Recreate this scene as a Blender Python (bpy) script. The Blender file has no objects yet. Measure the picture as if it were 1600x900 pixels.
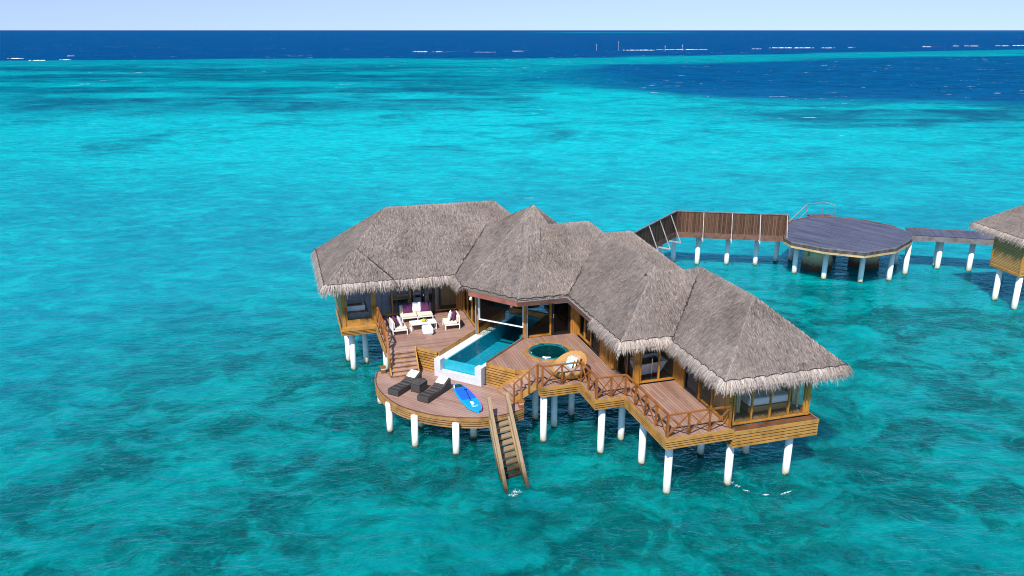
import bpy, math, random
import numpy as np
from mathutils import Vector, Matrix
random.seed(7); rng = np.random.default_rng(7)
SC = bpy.context.scene; COL = SC.collection
R = math.radians
# ------------------------------------------------------------------ camera, sky, sun, exposure
cam = bpy.data.cameras.new('camera'); camo = bpy.data.objects.new('camera', cam); COL.objects.link(camo)
cam.sensor_width = 36.0; cam.lens = 1244.0/1600*36; cam.clip_start = .5; cam.clip_end = 200000
camo.location = (0, 0, 17.6); camo.rotation_euler = (R(90-17.95), 0, 0); SC.camera = camo
SUN_EL, SUN_AZ = 50.0, 203.0            # azimuth clockwise from +Y
wd = bpy.data.worlds.new('World'); SC.world = wd; wd.use_nodes = True
wn = wd.node_tree; wn.nodes.clear()
sky = wn.nodes.new('ShaderNodeTexSky'); sky.sky_type = 'NISHITA'; sky.sun_disc = False
sky.sun_elevation = R(SUN_EL); sky.sun_rotation = R(SUN_AZ); sky.altitude = 0; sky.air_density = 1.0; sky.dust_density = 0.0; sky.ozone_density = 2.0
tcn = wn.nodes.new('ShaderNodeTexCoord'); mpn = wn.nodes.new('ShaderNodeVectorMath'); mpn.operation = 'MULTIPLY_ADD'; mpn.inputs[1].default_value = (1, 1, .6); mpn.inputs[2].default_value = (0, 0, .155)
nmn = wn.nodes.new('ShaderNodeVectorMath'); nmn.operation = 'NORMALIZE'; wn.links.new(tcn.outputs['Generated'], mpn.inputs[0]); wn.links.new(mpn.outputs[0], nmn.inputs[0]); wn.links.new(nmn.outputs[0], sky.inputs[0])
bg = wn.nodes.new('ShaderNodeBackground'); bg.inputs[1].default_value = .115
wo = wn.nodes.new('ShaderNodeOutputWorld'); tint = wn.nodes.new('ShaderNodeMix'); tint.data_type = 'RGBA'; tint.blend_type = 'MULTIPLY'; tint.inputs[0].default_value = 1; tint.inputs[7].default_value = (1.07, .96, 1.04, 1)   # clear maritime air
wn.links.new(sky.outputs[0], tint.inputs[6]); wn.links.new(tint.outputs[2], bg.inputs[0]); wn.links.new(bg.outputs[0], wo.inputs[0])
sl = bpy.data.lights.new('sun', 'SUN'); sl.energy = 4.4; sl.angle = R(1.2); sl.color = (1, .955, .89)
so = bpy.data.objects.new('sun', sl); COL.objects.link(so)
sd = Vector((math.sin(R(SUN_AZ))*math.cos(R(SUN_EL)), math.cos(R(SUN_AZ))*math.cos(R(SUN_EL)), math.sin(R(SUN_EL))))
so.rotation_euler = sd.to_track_quat('Z', 'Y').to_euler(); so.location = sd*100
SC.view_settings.view_transform = 'Standard'; SC.view_settings.look = 'None'
SC.view_settings.exposure = .5; SC.view_settings.gamma = 1
SC.render.engine = 'CYCLES'
SC.cycles.filter_width = 1.05; SC.cycles.max_bounces = 8; SC.cycles.transparent_max_bounces = 12
AN = R(16.5); CA, SA = math.cos(AN), math.sin(AN)
def W2L(x, y): return x*CA+y*SA, -x*SA+y*CA
def L2W(a, b): return a*CA-b*SA, a*SA+b*CA
ZD, ZL, WZ = 2.4, 1.25, -.42          # main deck, low deck, water level
KW = (17.6-WZ)/17.6

# ------------------------------------------------------------------ material helpers
class NT:
    def __init__(s, name):
        s.m = bpy.data.materials.new(name); s.m.use_nodes = True; s.t = s.m.node_tree; s.t.nodes.clear()
        s.out = s.n('ShaderNodeOutputMaterial')
    def n(s, typ, **kw):
        d = s.t.nodes.new(typ)
        for k, v in kw.items(): setattr(d, k, v)
        return d
    def l(s, a, b): s.t.links.new(a, b)
    def set(s, sock, v):
        if hasattr(v, 'is_output'): s.l(v, sock)
        else:
            if isinstance(v, (tuple, list)) and len(v) == 3 and sock.type == 'RGBA': v = (*v, 1)
            sock.default_value = v
    def math(s, op, a, b=None, c=None, clamp=False):
        d = s.n('ShaderNodeMath', operation=op, use_clamp=clamp); s.set(d.inputs[0], a)
        if b is not None: s.set(d.inputs[1], b)
        if c is not None: s.set(d.inputs[2], c)
        return d.outputs[0]
    def mix(s, f, a, b, mode='MIX'):
        d = s.n('ShaderNodeMix', data_type='RGBA', blend_type=mode); s.set(d.inputs[0], f); s.set(d.inputs[6], a); s.set(d.inputs[7], b)
        return d.outputs[2]
    def mr(s, v, a, b, c=0., d=1., smooth=False):
        q = s.n('ShaderNodeMapRange', interpolation_type='SMOOTHSTEP' if smooth else 'LINEAR'); s.set(q.inputs[0], v)
        for i, x in enumerate((a, b, c, d)): s.set(q.inputs[1+i], x)
        return q.outputs[0]
    def mapping(s, vec, scale=(1, 1, 1), rot=(0, 0, 0), loc=(0, 0, 0)):
        d = s.n('ShaderNodeMapping'); s.l(vec, d.inputs[0]); d.inputs[1].default_value = loc; d.inputs[2].default_value = rot; d.inputs[3].default_value = scale
        return d.outputs[0]
    def noise(s, vec, scale=1., detail=3., rough=.5, dist=0.):
        d = s.n('ShaderNodeTexNoise'); s.l(vec, d.inputs['Vector']); d.inputs['Scale'].default_value = scale
        d.inputs['Detail'].default_value = detail; d.inputs['Roughness'].default_value = rough; d.inputs['Distortion'].default_value = dist
        return d.outputs[0]
    def bump(s, h, dist=.02, strength=1., normal=None):
        d = s.n('ShaderNodeBump'); d.inputs['Strength'].default_value = strength; d.inputs['Distance'].default_value = dist; s.l(h, d.inputs['Height'])
        if normal is not None: s.l(normal, d.inputs['Normal'])
        return d.outputs[0]
    def bsdf(s, col, rough=.6, normal=None, metal=0., spec=.5):
        d = s.n('ShaderNodeBsdfPrincipled'); s.set(d.inputs['Base Color'], col); s.set(d.inputs['Roughness'], rough)
        s.set(d.inputs['Metallic'], metal); s.set(d.inputs['Specular IOR Level'], spec)
        if normal is not None: s.l(normal, d.inputs['Normal'])
        return d.outputs[0]
    def done(s, sh): s.l(sh, s.out.inputs[0]); return s.m
    def pos(s): return s.n('ShaderNodeNewGeometry').outputs['Position']
    def uv(s): return s.n('ShaderNodeUVMap').outputs[0]
    def obj(s): return s.n('ShaderNodeTexCoord').outputs['Object']
    def sep(s, v):
        d = s.n('ShaderNodeSeparateXYZ'); s.l(v, d.inputs[0]); return d.outputs
    def attr(s, name): return s.n('ShaderNodeAttribute', attribute_name=name).outputs['Fac']
    def white(s, v):
        d = s.n('ShaderNodeTexWhiteNoise', noise_dimensions='1D'); s.l(v, d.inputs['W']); return d.outputs['Value']

def m_plain(name, col, rough=.6, var=.12, scale=6., metal=0., bump=0., spec=.5):
    t = NT(name); o = t.obj(); nz = t.noise(o, scale, 4, .6)
    dark = tuple(c*(1-var*1.6) for c in col); light = tuple(min(1, c*(1+var)) for c in col)
    c = t.mix(t.mr(nz, .3, .7), dark, light)
    return t.done(t.bsdf(c, rough, t.bump(nz, bump) if bump else None, metal, spec))

def m_planks(name, c0, c1, width=.14, gap=.006, gapcol=(.02, .014, .01), grey=None, rough=.62, wear=.5):
    """boards: UV.x along the board, UV.y across, in metres"""
    t = NT(name); uv = t.uv(); s = t.sep(uv)
    k = t.math('FLOOR', t.math('DIVIDE', s[1], width)); f = t.math('FRACT', t.math('DIVIDE', s[1], width))
    r1 = t.white(k)
    seg = t.math('FLOOR', t.math('ADD', t.math('DIVIDE', s[0], 2.6), t.math('MULTIPLY', r1, 7.3)))
    r2 = t.white(t.math('ADD', t.math('MULTIPLY', k, 3.17), t.math('MULTIPLY', seg, 11.7)))
    grain = t.noise(t.mapping(uv, (2.2, 55, 1)), 1, 4, .62)
    blot = t.noise(t.mapping(uv, (.5, .9, 1)), 1, 4, .6)
    c = t.mix(t.math('MULTIPLY_ADD', r2, .65, t.math('MULTIPLY', grain, .4), clamp=True), c0, c1)
    if grey: c = t.mix(t.math('MULTIPLY', t.mr(blot, .38, .68), wear), c, grey)
    edge = t.math('MINIMUM', f, t.math('SUBTRACT', 1., f))
    g = t.mr(edge, gap/width*.5, gap/width*1.6)
    c = t.mix(g, gapcol, c)
    h = t.math('MULTIPLY_ADD', grain, .12, g)
    return t.done(t.bsdf(c, rough, t.bump(h, .006), spec=.35))

def m_timber(name, c0, c1, rough=.5, stain=None):
    t = NT(name); uv = t.uv()
    grain = t.noise(t.mapping(uv, (1.6, 38, 1)), 1, 4, .62); blot = t.noise(t.obj(), 1.7, 4, .65)
    c = t.mix(t.mr(grain, .3, .72), c0, c1)
    c = t.mix(t.mr(blot, .45, .75), c, tuple(x*.55 for x in c0))
    if stain:
        b2 = t.noise(t.obj(), 2.7, 5, .7); c = t.mix(t.math('MULTIPLY', t.mr(b2, .52, .72), .6), c, stain)
    return t.done(t.bsdf(c, rough, t.bump(grain, .003), spec=.4))

def m_thatch(name, c0, c1, c2, su=34., sv=5.):
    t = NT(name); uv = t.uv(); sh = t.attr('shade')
    n1 = t.noise(t.mapping(uv, (su, sv, 1)), 1, 5, .68, .4)
    n2 = t.noise(t.mapping(uv, (su*2.3, sv*2.2, 1), loc=(3, 7, 0)), 1, 3, .6)
    n3 = t.noise(t.pos(), .55, 4, .6)
    n4 = t.noise(t.mapping(uv, (.8, 5.5, 1), loc=(1, 2, 0)), 1, 3, .6)
    v = t.math('ADD', t.math('MULTIPLY', n1, .55), t.math('MULTIPLY', n2, .45))
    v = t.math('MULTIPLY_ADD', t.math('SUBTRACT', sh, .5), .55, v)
    v = t.math('MULTIPLY_ADD', t.math('SUBTRACT', n3, .5), .42, v)
    v = t.math('MULTIPLY_ADD', t.math('SUBTRACT', n4, .5), .26, v)
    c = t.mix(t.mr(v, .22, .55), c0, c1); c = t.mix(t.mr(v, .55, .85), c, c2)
    n5 = t.noise(t.pos(), .34, 5, .65); c = t.mix(t.math('MULTIPLY', t.mr(n5, .60, .74), .32), c, (.32, .24, .165)); n6 = t.noise(t.mapping(t.pos(), loc=(31, 7, 3)), .5, 5, .65); c = t.mix(t.math('MULTIPLY', t.mr(n6, .55, .70), .40), c, (.15, .135, .135))
    return t.done(t.bsdf(c, .9, t.bump(v, .05, .9), spec=.12))

def m_glass(name, tint=(.96, .98, .98), refl=.45, rough=.01):
    t = NT(name); tr = t.n('ShaderNodeBsdfTransparent'); t.set(tr.inputs[0], tint)
    gl = t.n('ShaderNodeBsdfGlossy'); gl.inputs['Roughness'].default_value = rough; t.set(gl.inputs[0], (.9, .95, 1))
    fr = t.n('ShaderNodeFresnel'); fr.inputs[0].default_value = 1.5
    mx = t.n('ShaderNodeMixShader'); t.l(t.math('MULTIPLY', fr.outputs[0], refl, clamp=True), mx.inputs[0]); t.l(tr.outputs[0], mx.inputs[1]); t.l(gl.outputs[0], mx.inputs[2])
    return t.done(mx.outputs[0])

def m_poolwater(name, tint, scale=3., bumpd=.03):
    t = NT(name); nz = t.noise(t.pos(), scale, 3, .5, .6); nm = t.bump(nz, bumpd)
    tr = t.n('ShaderNodeBsdfTransparent'); t.set(tr.inputs[0], tint)
    gl = t.n('ShaderNodeBsdfGlossy'); gl.inputs['Roughness'].default_value = .02; t.l(nm, gl.inputs['Normal'])
    fr = t.n('ShaderNodeFresnel'); fr.inputs[0].default_value = 1.33; t.l(nm, fr.inputs['Normal'])
    mx = t.n('ShaderNodeMixShader'); t.l(fr.outputs[0], mx.inputs[0]); t.l(tr.outputs[0], mx.inputs[1]); t.l(gl.outputs[0], mx.inputs[2])
    return t.done(mx.outputs[0])

def m_wicker(name, c0, c1, s=60):
    t = NT(name); o = t.obj(); w = t.n('ShaderNodeTexWave', wave_type='BANDS', bands_direction='Z'); t.l(o, w.inputs[0]); w.inputs['Scale'].default_value = s/6; w.inputs['Distortion'].default_value = 1.5
    nz = t.noise(o, s, 2, .6); v = t.math('MULTIPLY_ADD', w.outputs['Fac'], .5, t.math('MULTIPLY', nz, .6))
    return t.done(t.bsdf(t.mix(t.mr(v, .25, .8), c0, c1), .55, t.bump(v, .01), spec=.4))

M = {}
M['thatch'] = m_thatch('thatch', (.072, .057, .048), (.25, .204, .177), (.47, .40, .355))
M['fringe'] = m_thatch('thatch fringe', (.17, .135, .115), (.44, .365, .315), (.64, .55, .49), 30, 4)
M['seam'] = m_plain('dark seam', (.035, .028, .025), .9)
M['rope'] = m_plain('dark rope', (.03, .024, .022), .9)
M['fascia'] = m_timber('fascia', (.24, .075, .05), (.36, .125, .085))
M['fascia_dark'] = m_timber('fascia dark', (.10, .05, .034), (.18, .085, .06))
M['gutter'] = m_plain('gutter metal', (.30, .30, .31), .35)
M['wood'] = m_timber('golden timber', (.33, .135, .018), (.58, .275, .045))
M['woodpanel'] = m_planks('timber cladding', (.31, .13, .02), (.52, .245, .045), .11, .008, (.10, .042, .012), rough=.5)
M['slat'] = m_timber('skirting boards', (.33, .155, .03), (.58, .30, .07), .5, (.42, .30, .16))
M['slat_weathered'] = m_timber('weathered skirting boards', (.27, .125, .035), (.50, .275, .10), .6, (.18, .11, .06))
M['gapdark'] = m_plain('dark backing', (.02, .013, .008), .9)
M['rail'] = m_timber('railing timber', (.22, .072, .015), (.38, .14, .03), .45)
M['deck'] = m_planks('deck planks', (.19, .095, .066), (.37, .215, .16), .145, .006, (.095, .048, .034), (.38, .26, .205), wear=.6)
M['deck_sun'] = m_planks('sun deck planks', (.225, .122, .09), (.37, .228, .178), .145, .006, (.13, .07, .052), (.41, .285, .235), wear=.7)
M['deck_grey'] = m_planks('grey deck planks', (.030, .035, .066), (.13, .14, .205), .20, .020, (.014, .015, .024), (.16, .17, .23), wear=.35)
M['edge_dark'] = m_timber('deck edge trim', (.12, .05, .025), (.2, .085, .04))
M['tread'] = m_timber('stair tread', (.30, .175, .13), (.50, .335, .27), .6)
t = NT('weathered ladder timber'); uv = t.uv(); gr = t.noise(t.mapping(uv, (1.6, 38, 1)), 1, 4, .62); bl = t.noise(t.obj(), 2.3, 5, .7); z = t.math('SUBTRACT', t.sep(t.pos())[2], -.42)
c = t.mix(t.mr(gr, .3, .72), (.20, .125, .06), (.42, .30, .175)); c = t.mix(t.math('MULTIPLY', t.mr(bl, .45, .7), .7), c, (.24, .20, .15)); zz = t.math('MULTIPLY_ADD', t.math('SUBTRACT', bl, .5), .8, z)
c = t.mix(t.mr(zz, .75, .25), c, (.085, .055, .022)); c = t.mix(t.mr(zz, .25, .0), c, (.02, .016, .01))
M['ladderwood'] = t.done(t.bsdf(c, .75, t.bump(gr, .004), spec=.3))
M['pile'] = None
M['glass'] = m_glass('window glass')
M['glass_dark'] = m_glass('tinted window glass', (.55, .58, .58))
M['black'] = m_plain('black metal', (.012, .012, .014), .35)
M['white'] = m_plain('white paint', (.80, .80, .79), .5, .04)
M['whitewall'] = m_plain('white render', (.74, .74, .75), .7, .06, 3)
M['cream'] = m_plain('cream cushion', (.74, .62, .47), .9, .05, 9)
M['whitefab'] = m_plain('white fabric', (.82, .81, .79), .9, .04, 9)
M['purple'] = m_plain('purple fabric', (.10, .018, .085), .85, .12, 14)
M['wicker'] = m_wicker('dark wicker', (.016, .014, .013), (.085, .075, .070))
M['rattan'] = m_wicker('pale rattan', (.30, .145, .035), (.54, .30, .09), 50)
M['greyfab'] = m_plain('grey fabric', (.33, .27, .25), .9)
M['tan'] = m_plain('tan fabric', (.42, .28, .17), .9)
M['paleblue'] = m_plain('pale blue fabric', (.45, .72, .78), .9)
M['poolwall'] = m_plain('grey white render', (.56, .57, .60), .75, .08, 4)
M['pooltile'] = m_plain('pool tile', (.03, .37, .46), .25, .12, 5)
M['tub'] = m_plain('teal tub shell', (.008, .12, .14), .18, .15, 8)
M['tubwater'] = m_poolwater('tub water', (.22, .55, .55), 5)
M['poolwater'] = m_poolwater('pool water', (.45, .88, .95))
M['poolglass'] = m_plain('overflow glass', (.02, .38, .47), .12, .10, 3)
M['gravel'] = None
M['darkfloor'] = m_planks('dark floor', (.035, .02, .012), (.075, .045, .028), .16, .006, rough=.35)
M['warmfloor'] = m_planks('warm floor', (.26, .14, .05), (.42, .25, .10), .16, .006, rough=.35)
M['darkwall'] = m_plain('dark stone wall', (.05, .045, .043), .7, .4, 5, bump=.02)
M['palewall'] = m_plain('pale wall', (.74, .70, .62), .8)
M['stone'] = m_plain('grey stone', (.24, .22, .18), .8, .2, 12)
M['curtain'] = m_plain('cream curtain', (.76, .68, .48), .9)
M['ply'] = m_planks('light wood panel', (.36, .21, .075), (.48, .30, .12), .6, .006)
M['chrome'] = m_plain('chrome', (.8, .8, .8), .15, .02, metal=1)
M['yellow'] = m_plain('yellow fruit', (.72, .50, .02), .4)
M['green'] = m_plain('green fruit', (.16, .30, .03), .4)
M['board_cyan'] = m_plain('cyan board', (.0, .32, .72), .3, .05)
M['board_blue'] = m_plain('blue pad', (.004, .115, .72), .7, .06)
M['magenta'] = m_plain('magenta stripe', (.75, .03, .25), .35, .05)
M['screen'] = None
M['greywood'] = m_timber('grey weathered timber', (.12, .108, .112), (.25, .23, .23), .75)
M['palebeam'] = m_timber('pale timber beam', (.48, .34, .16), (.62, .46, .24), .7)
M['brownbeam'] = m_timber('brown beam', (.13, .06, .04), (.23, .12, .085), .7)
M['whitebar'] = m_timber('bleached strut', (.36, .32, .31), (.52, .47, .46), .7)
M['steel'] = m_plain('steel rail', (.26, .22, .21), .4, .1, metal=.3)
M['hutwall'] = m_planks('hut cladding', (.34, .18, .055), (.52, .31, .11), .10, .012, (.12, .06, .02))
M['drum'] = None
t = NT('painted pile'); z = t.math('SUBTRACT', t.sep(t.pos())[2], WZ); nz = t.noise(t.pos(), 3.2, 4, .65)
zz = t.math('MULTIPLY_ADD', t.math('SUBTRACT', nz, .5), .35, z)
c = t.mix(t.mr(zz, .10, .50), (.56, .49, .34), (.84, .84, .82)); c = t.mix(t.mr(zz, .02, .13), (.05, .045, .03), c); st = t.noise(t.mapping(t.pos(), (5, 5, .8)), 1, 4, .6)
c = t.mix(t.math('MULTIPLY', t.mr(st, .60, .75), .35), c, (.55, .50, .42))
M['pile'] = t.done(t.bsdf(c, .55, spec=.3))
M['pilecore'] = m_plain('algae covered pile', (.03, .025, .016), .9, .3, 9, bump=.03)
t = NT('white gravel'); vo = t.n('ShaderNodeTexVoronoi'); t.l(t.pos(), vo.inputs[0]); vo.inputs['Scale'].default_value = 11
M['gravel'] = t.done(t.bsdf(t.mix(t.mr(vo.outputs['Distance'], .1, .6), (.82, .80, .72), (.25, .26, .22)), .8, t.bump(vo.outputs['Distance'], -.05)))
t = NT('screen slats'); uv = t.uv(); s = t.sep(uv); k = t.math('FLOOR', t.math('DIVIDE', s[1], .11)); f = t.math('FRACT', t.math('DIVIDE', s[1], .11))
g = t.mr(t.math('MINIMUM', f, t.math('SUBTRACT', 1., f)), .03, .12)
r = t.white(k); gr = t.noise(t.mapping(uv, (3, 40, 1)), 1, 4, .6)
c = t.mix(r, (.055, .024, .015), (.17, .085, .05)); c = t.mix(t.mr(gr, .5, .85), c, (.24, .15, .11)); c = t.mix(g, (.008, .005, .004), c)
M['screen'] = t.done(t.bsdf(c, .75, spec=.2))
t = NT('old concrete'); z = t.math('SUBTRACT', t.sep(t.pos())[2], WZ); nz = t.noise(t.pos(), 2.2, 5, .65); zz = t.math('MULTIPLY_ADD', t.math('SUBTRACT', nz, .5), .9, z)
c = t.mix(t.mr(zz, .35, .95), (.10, .06, .03), (.72, .57, .36)); c = t.mix(t.mr(nz, .52, .7), c, (.11, .06, .03))
M['drum'] = t.done(t.bsdf(c, .9))

# ------------------------------------------------------------------ mesh helpers
class MB:
    def __init__(s): s.v = []; s.f = []; s.mi = []; s.uv = []; s.sh = []; s.cur = 0
    def add(s, pts, faces, uvdir=None):
        o = len(s.v); s.v += [tuple(p) for p in pts]
        for f in faces:
            s.f.append(tuple(i+o for i in f)); s.mi.append(s.cur)
            P = [Vector(pts[i]) for i in f]
            if uvdir is not None: e = Vector(uvdir)
            else:
                es = [P[(i+1) % len(P)]-P[i] for i in range(len(P))]; e = max(es, key=lambda q: q.length)
            n = Vector((0, 0, 0))
            for i in range(1, len(P)-1): n += (P[i]-P[0]).cross(P[i+1]-P[0])
            if n.length < 1e-12: n = Vector((0, 0, 1))
            n.normalize(); e = e-n*e.dot(n)
            if e.length < 1e-9: e = n.orthogonal()
            e.normalize(); w = n.cross(e)
            s.uv.append([(p.dot(e), p.dot(w)) for p in P])
    def box(s, x0, x1, y0, y1, z0, z1, uvdir=None):
        if x0 > x1: x0, x1 = x1, x0
        if y0 > y1: y0, y1 = y1, y0
        if z0 > z1: z0, z1 = z1, z0
        p = [(x0, y0, z0), (x1, y0, z0), (x1, y1, z0), (x0, y1, z0), (x0, y0, z1), (x1, y0, z1), (x1, y1, z1), (x0, y1, z1)]
        s.add(p, [(3, 2, 1, 0), (4, 5, 6, 7), (0, 1, 5, 4), (1, 2, 6, 5), (2, 3, 7, 6), (3, 0, 4, 7)], uvdir); return s
    def prism(s, poly, z0, z1, uvdir=None):
        a = sum(poly[i][0]*poly[(i+1) % len(poly)][1]-poly[(i+1) % len(poly)][0]*poly[i][1] for i in range(len(poly)))
        if a < 0: poly = poly[::-1]
        n = len(poly); p = [(x, y, z0) for x, y in poly]+[(x, y, z1) for x, y in poly]
        s.add(p, [tuple(range(n, 2*n)), tuple(range(n-1, -1, -1))], uvdir)
        s.add(p, [(i, (i+1) % n, (i+1) % n+n, i+n) for i in range(n)]); return s
    def bar(s, p, q, w, h, up=(0, 0, 1)):
        p, q = Vector(p), Vector(q); d = (q-p).normalized(); up = Vector(up)
        sx = d.cross(up)
        if sx.length < 1e-4: sx = d.cross(Vector((1, 0, 0)))
        sx.normalize(); sy = sx.cross(d)
        pts = [e+sx*i*w/2+sy*j*h/2 for e in (p, q) for i, j in ((-1, -1), (1, -1), (1, 1), (-1, 1))]
        s.add(pts, [(3, 2, 1, 0), (4, 5, 6, 7), (0, 1, 5, 4), (1, 2, 6, 5), (2, 3, 7, 6), (3, 0, 4, 7)], d); return s
    def tube(s, pts, r, n=8, cap=True):
        pts = [Vector(p) for p in pts]; rs = r if isinstance(r, (list, tuple)) else [r]*len(pts); V = []
        for i, p in enumerate(pts):
            d = (pts[min(i+1, len(pts)-1)]-pts[max(i-1, 0)]).normalized()
            a = d.orthogonal().normalized() if abs(d.z) > .99 or i == 0 else (lambda q: q.normalized() if q.length > 1e-6 else d.orthogonal().normalized())(pa-d*pa.dot(d))
            pa = a; b = d.cross(a)
            V += [p+(a*math.cos(2*math.pi*k/n)+b*math.sin(2*math.pi*k/n))*rs[i] for k in range(n)]
        F = [(i*n+k, i*n+(k+1) % n, (i+1)*n+(k+1) % n, (i+1)*n+k) for i in range(len(pts)-1) for k in range(n)]
        if cap: F += [tuple(range(n-1, -1, -1)), tuple(range((len(pts)-1)*n, len(pts)*n))]
        s.add(V, F); return s
    def lathe(s, cx, cy, prof, n=24, sx=1., sy=1., rot=0.):
        V = []
        for r, z in prof:
            for k in range(n):
                t_ = 2*math.pi*k/n; x, y = r*sx*math.cos(t_), r*sy*math.sin(t_)
                V.append((cx+x*math.cos(rot)-y*math.sin(rot), cy+x*math.sin(rot)+y*math.cos(rot), z))
        s.add(V, [(i*n+k, i*n+(k+1) % n, (i+1)*n+(k+1) % n, (i+1)*n+k) for i in range(len(prof)-1) for k in range(n)]); return s
    def disc(s, cx, cy, r, z, n=24):
        s.add([(cx+r*math.cos(2*math.pi*k/n), cy+r*math.sin(2*math.pi*k/n), z) for k in range(n)], [tuple(range(n))]); return s
    def build(s, name, mats, parent=None, smooth=False, base=None, ang=None, bevel=0.):
        """verts are in frame coordinates; base = frame point of the parent thing"""
        if not isinstance(mats, (list, tuple)): mats = [mats]
        me = bpy.data.meshes.new(name)
        b0 = Vector(base) if base is not None else (Vector(parent['_b']) if parent is not None and '_b' in parent else Vector((0, 0, 0)))
        me.from_pydata([Vector(v)-b0 for v in s.v], [], s.f)
        for m in mats: me.materials.append(m)
        me.polygons.foreach_set('material_index', s.mi)
        u = me.uv_layers.new(name='UVMap'); flat = [c for f in s.uv for p in f for c in p]; u.data.foreach_set('uv', flat)
        if s.sh:
            a = me.attributes.new('shade', 'FLOAT', 'POINT'); a.data.foreach_set('value', s.sh)
        if smooth: me.polygons.foreach_set('use_smooth', [True]*len(me.polygons))
        me.update()
        o = bpy.data.objects.new(name, me); COL.objects.link(o)
        if parent is not None: o.parent = parent
        if ang is not None: o.rotation_euler = (0, 0, ang)
        if bevel:
            md = o.modifiers.new('bevel', 'BEVEL'); md.width = bevel; md.segments = 2; md.limit_method = 'ANGLE'
        return o

def tag(o, label, cat, group=None):
    o['label'] = label; o['category'] = cat
    if group: o['group'] = group
    return o
BASES = {}
def thing(name, label, cat, base=(0, 0, 0), ang=AN, group=None):
    """Empty at the thing's base; base given in the frame rotated by ang about the world origin"""
    o = bpy.data.objects.new(name, None); COL.objects.link(o); o.empty_display_size = .2
    c, s_ = math.cos(ang), math.sin(ang)
    o.location = (base[0]*c-base[1]*s_, base[0]*s_+base[1]*c, base[2]); o.rotation_euler = (0, 0, ang)
    tag(o, label, cat, group); BASES[o.name] = Vector(base)
    return o
_ob = MB.build
def _build(s, name, mats, parent=None, smooth=False, base=None, **kw):
    if base is None and parent is not None:
        q = parent
        while q.parent is not None: q = q.parent
        base = BASES.get(q.name)
    return _ob(s, name, mats, parent, smooth, base, **kw)
MB.build = _build
def part(parent, name, mat, fn, smooth=False, label=None, **kw):
    m = MB(); fn(m); o = m.build(name, mat, parent, smooth, **kw)
    if label: o['label'] = label
    return o
def structure(o): o['kind'] = 'structure'; return o

PILE_ME = {}
def pile(parent, a, b, top, r=.155):
    """round white pile; frame of the parent"""
    top -= WZ; key = (round(top, 2), r)
    if key not in PILE_ME:
        m = MB(); m.tube([(0, 0, -.04), (0, 0, .03), (0, 0, top)], [r*.86, r, r], 14); m.cur = 1; m.tube([(0, 0, -1.3), (0, 0, .0)], r*.9, 12)
        o = m.build('pile', [M['pile'], M['pilecore']], None, True, base=(0, 0, 0)); PILE_ME[key] = o.data
        md = o.data; COL.objects.unlink(o); bpy.data.objects.remove(o)
    o = bpy.data.objects.new('pile', PILE_ME[key]); COL.objects.link(o); o.parent = parent
    bs = BASES[parent.name]; o.location = (a-bs.x, b-bs.y, WZ-bs.z)
    return o

def slatted(m, pts, z0, z1, n=3, th=.035, top=.16, gap=.046, close=False):
    """horizontal boards outside a polyline (outside = right of travel)"""
    pts = [Vector((p[0], p[1], 0)) for p in pts]; N = len(pts)
    offs = []
    for i in range(N):
        ns = []
        for j in (i-1, i):
            if 0 <= j < N-1:
                d = (pts[j+1]-pts[j]).normalized(); ns.append(Vector((d.y, -d.x, 0)))
        if len(ns) == 1: offs.append(ns[0])
        else:
            q = ns[0]+ns[1]; q = q.normalized(); offs.append(q/max(.4, q.dot(ns[0])))
    bands = [(z1-top, z1)]; h = (z1-top-z0)/n
    for k in range(n): bands.append((z0+h*k, z0+h*(k+1)-gap))
    def ring(za, zb, t0, t1):
        for i in range(N-1):
            a0, a1 = pts[i]+offs[i]*t0, pts[i+1]+offs[i+1]*t0; b0, b1 = pts[i]+offs[i]*t1, pts[i+1]+offs[i+1]*t1
            P = [(*a0.xy, za), (*a1.xy, za), (*b1.xy, za), (*b0.xy, za), (*a0.xy, zb), (*a1.xy, zb), (*b1.xy, zb), (*b0.xy, zb)]
            F = [(0, 1, 2, 3), (7, 6, 5, 4), (3, 2, 6, 7), (1, 0, 4, 5)]
            if i == 0: F.append((0, 3, 7, 4))
            if i == N-2: F.append((2, 1, 5, 6))
            m.add(P, F)
    for k, (za, zb) in enumerate(bands): ring(za, zb, .012, .012+th+(.012 if k == 0 else 0))
    m.cur = 1; ring(z0+.01, z1-.01, -.02, .008); m.cur = 0

# ================================================================== SEA
def vnoise(x, y, seed):
    r = np.random.default_rng(seed).random((256, 256)); xi = np.floor(x).astype(int); yi = np.floor(y).astype(int); fx = x-xi; fy = y-yi
    fx = fx*fx*(3-2*fx); fy = fy*fy*(3-2*fy); g = lambda i, j: r[(xi+i) % 256, (yi+j) % 256]
    return (g(0, 0)*(1-fx)+g(1, 0)*fx)*(1-fy)+(g(0, 1)*(1-fx)+g(1, 1)*fx)*fy
def fbm(x, y, seed, o=4):
    s = 0; a = .5
    for k in range(o): s = s+a*vnoise(x*2**k+k*17.3, y*2**k+k*5.1, seed+k); a *= .5
    return s/(1-.5**o)
def sstep(x, a, b): t_ = np.clip((x-a)/(b-a), 0, 1); return t_*t_*(3-2*t_)
# rows of the grid get further apart with distance; a wide fan so it holds for a camera that steps aside
rows = np.concatenate([np.linspace(-60, 120, 120, endpoint=False), np.geomspace(120, 1500, 190, endpoint=False), np.geomspace(1500, 90000, 90)])
cols = np.linspace(-1, 1, 300)
YY = np.repeat(rows[:, None], 300, 1); XX = cols[None, :]*(110+1.15*np.maximum(YY, 0))
g1 = fbm(XX/60+9, YY/60, 3); g2 = fbm(XX/160+4, YY/90+2, 11); g3 = fbm(XX/26+1, YY/26+8, 23)
edge = 560+XX*.20+np.clip(XX, 0, None)*.25+(g2-.5)*150
ocean = sstep(YY, edge-14, edge+18)
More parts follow.
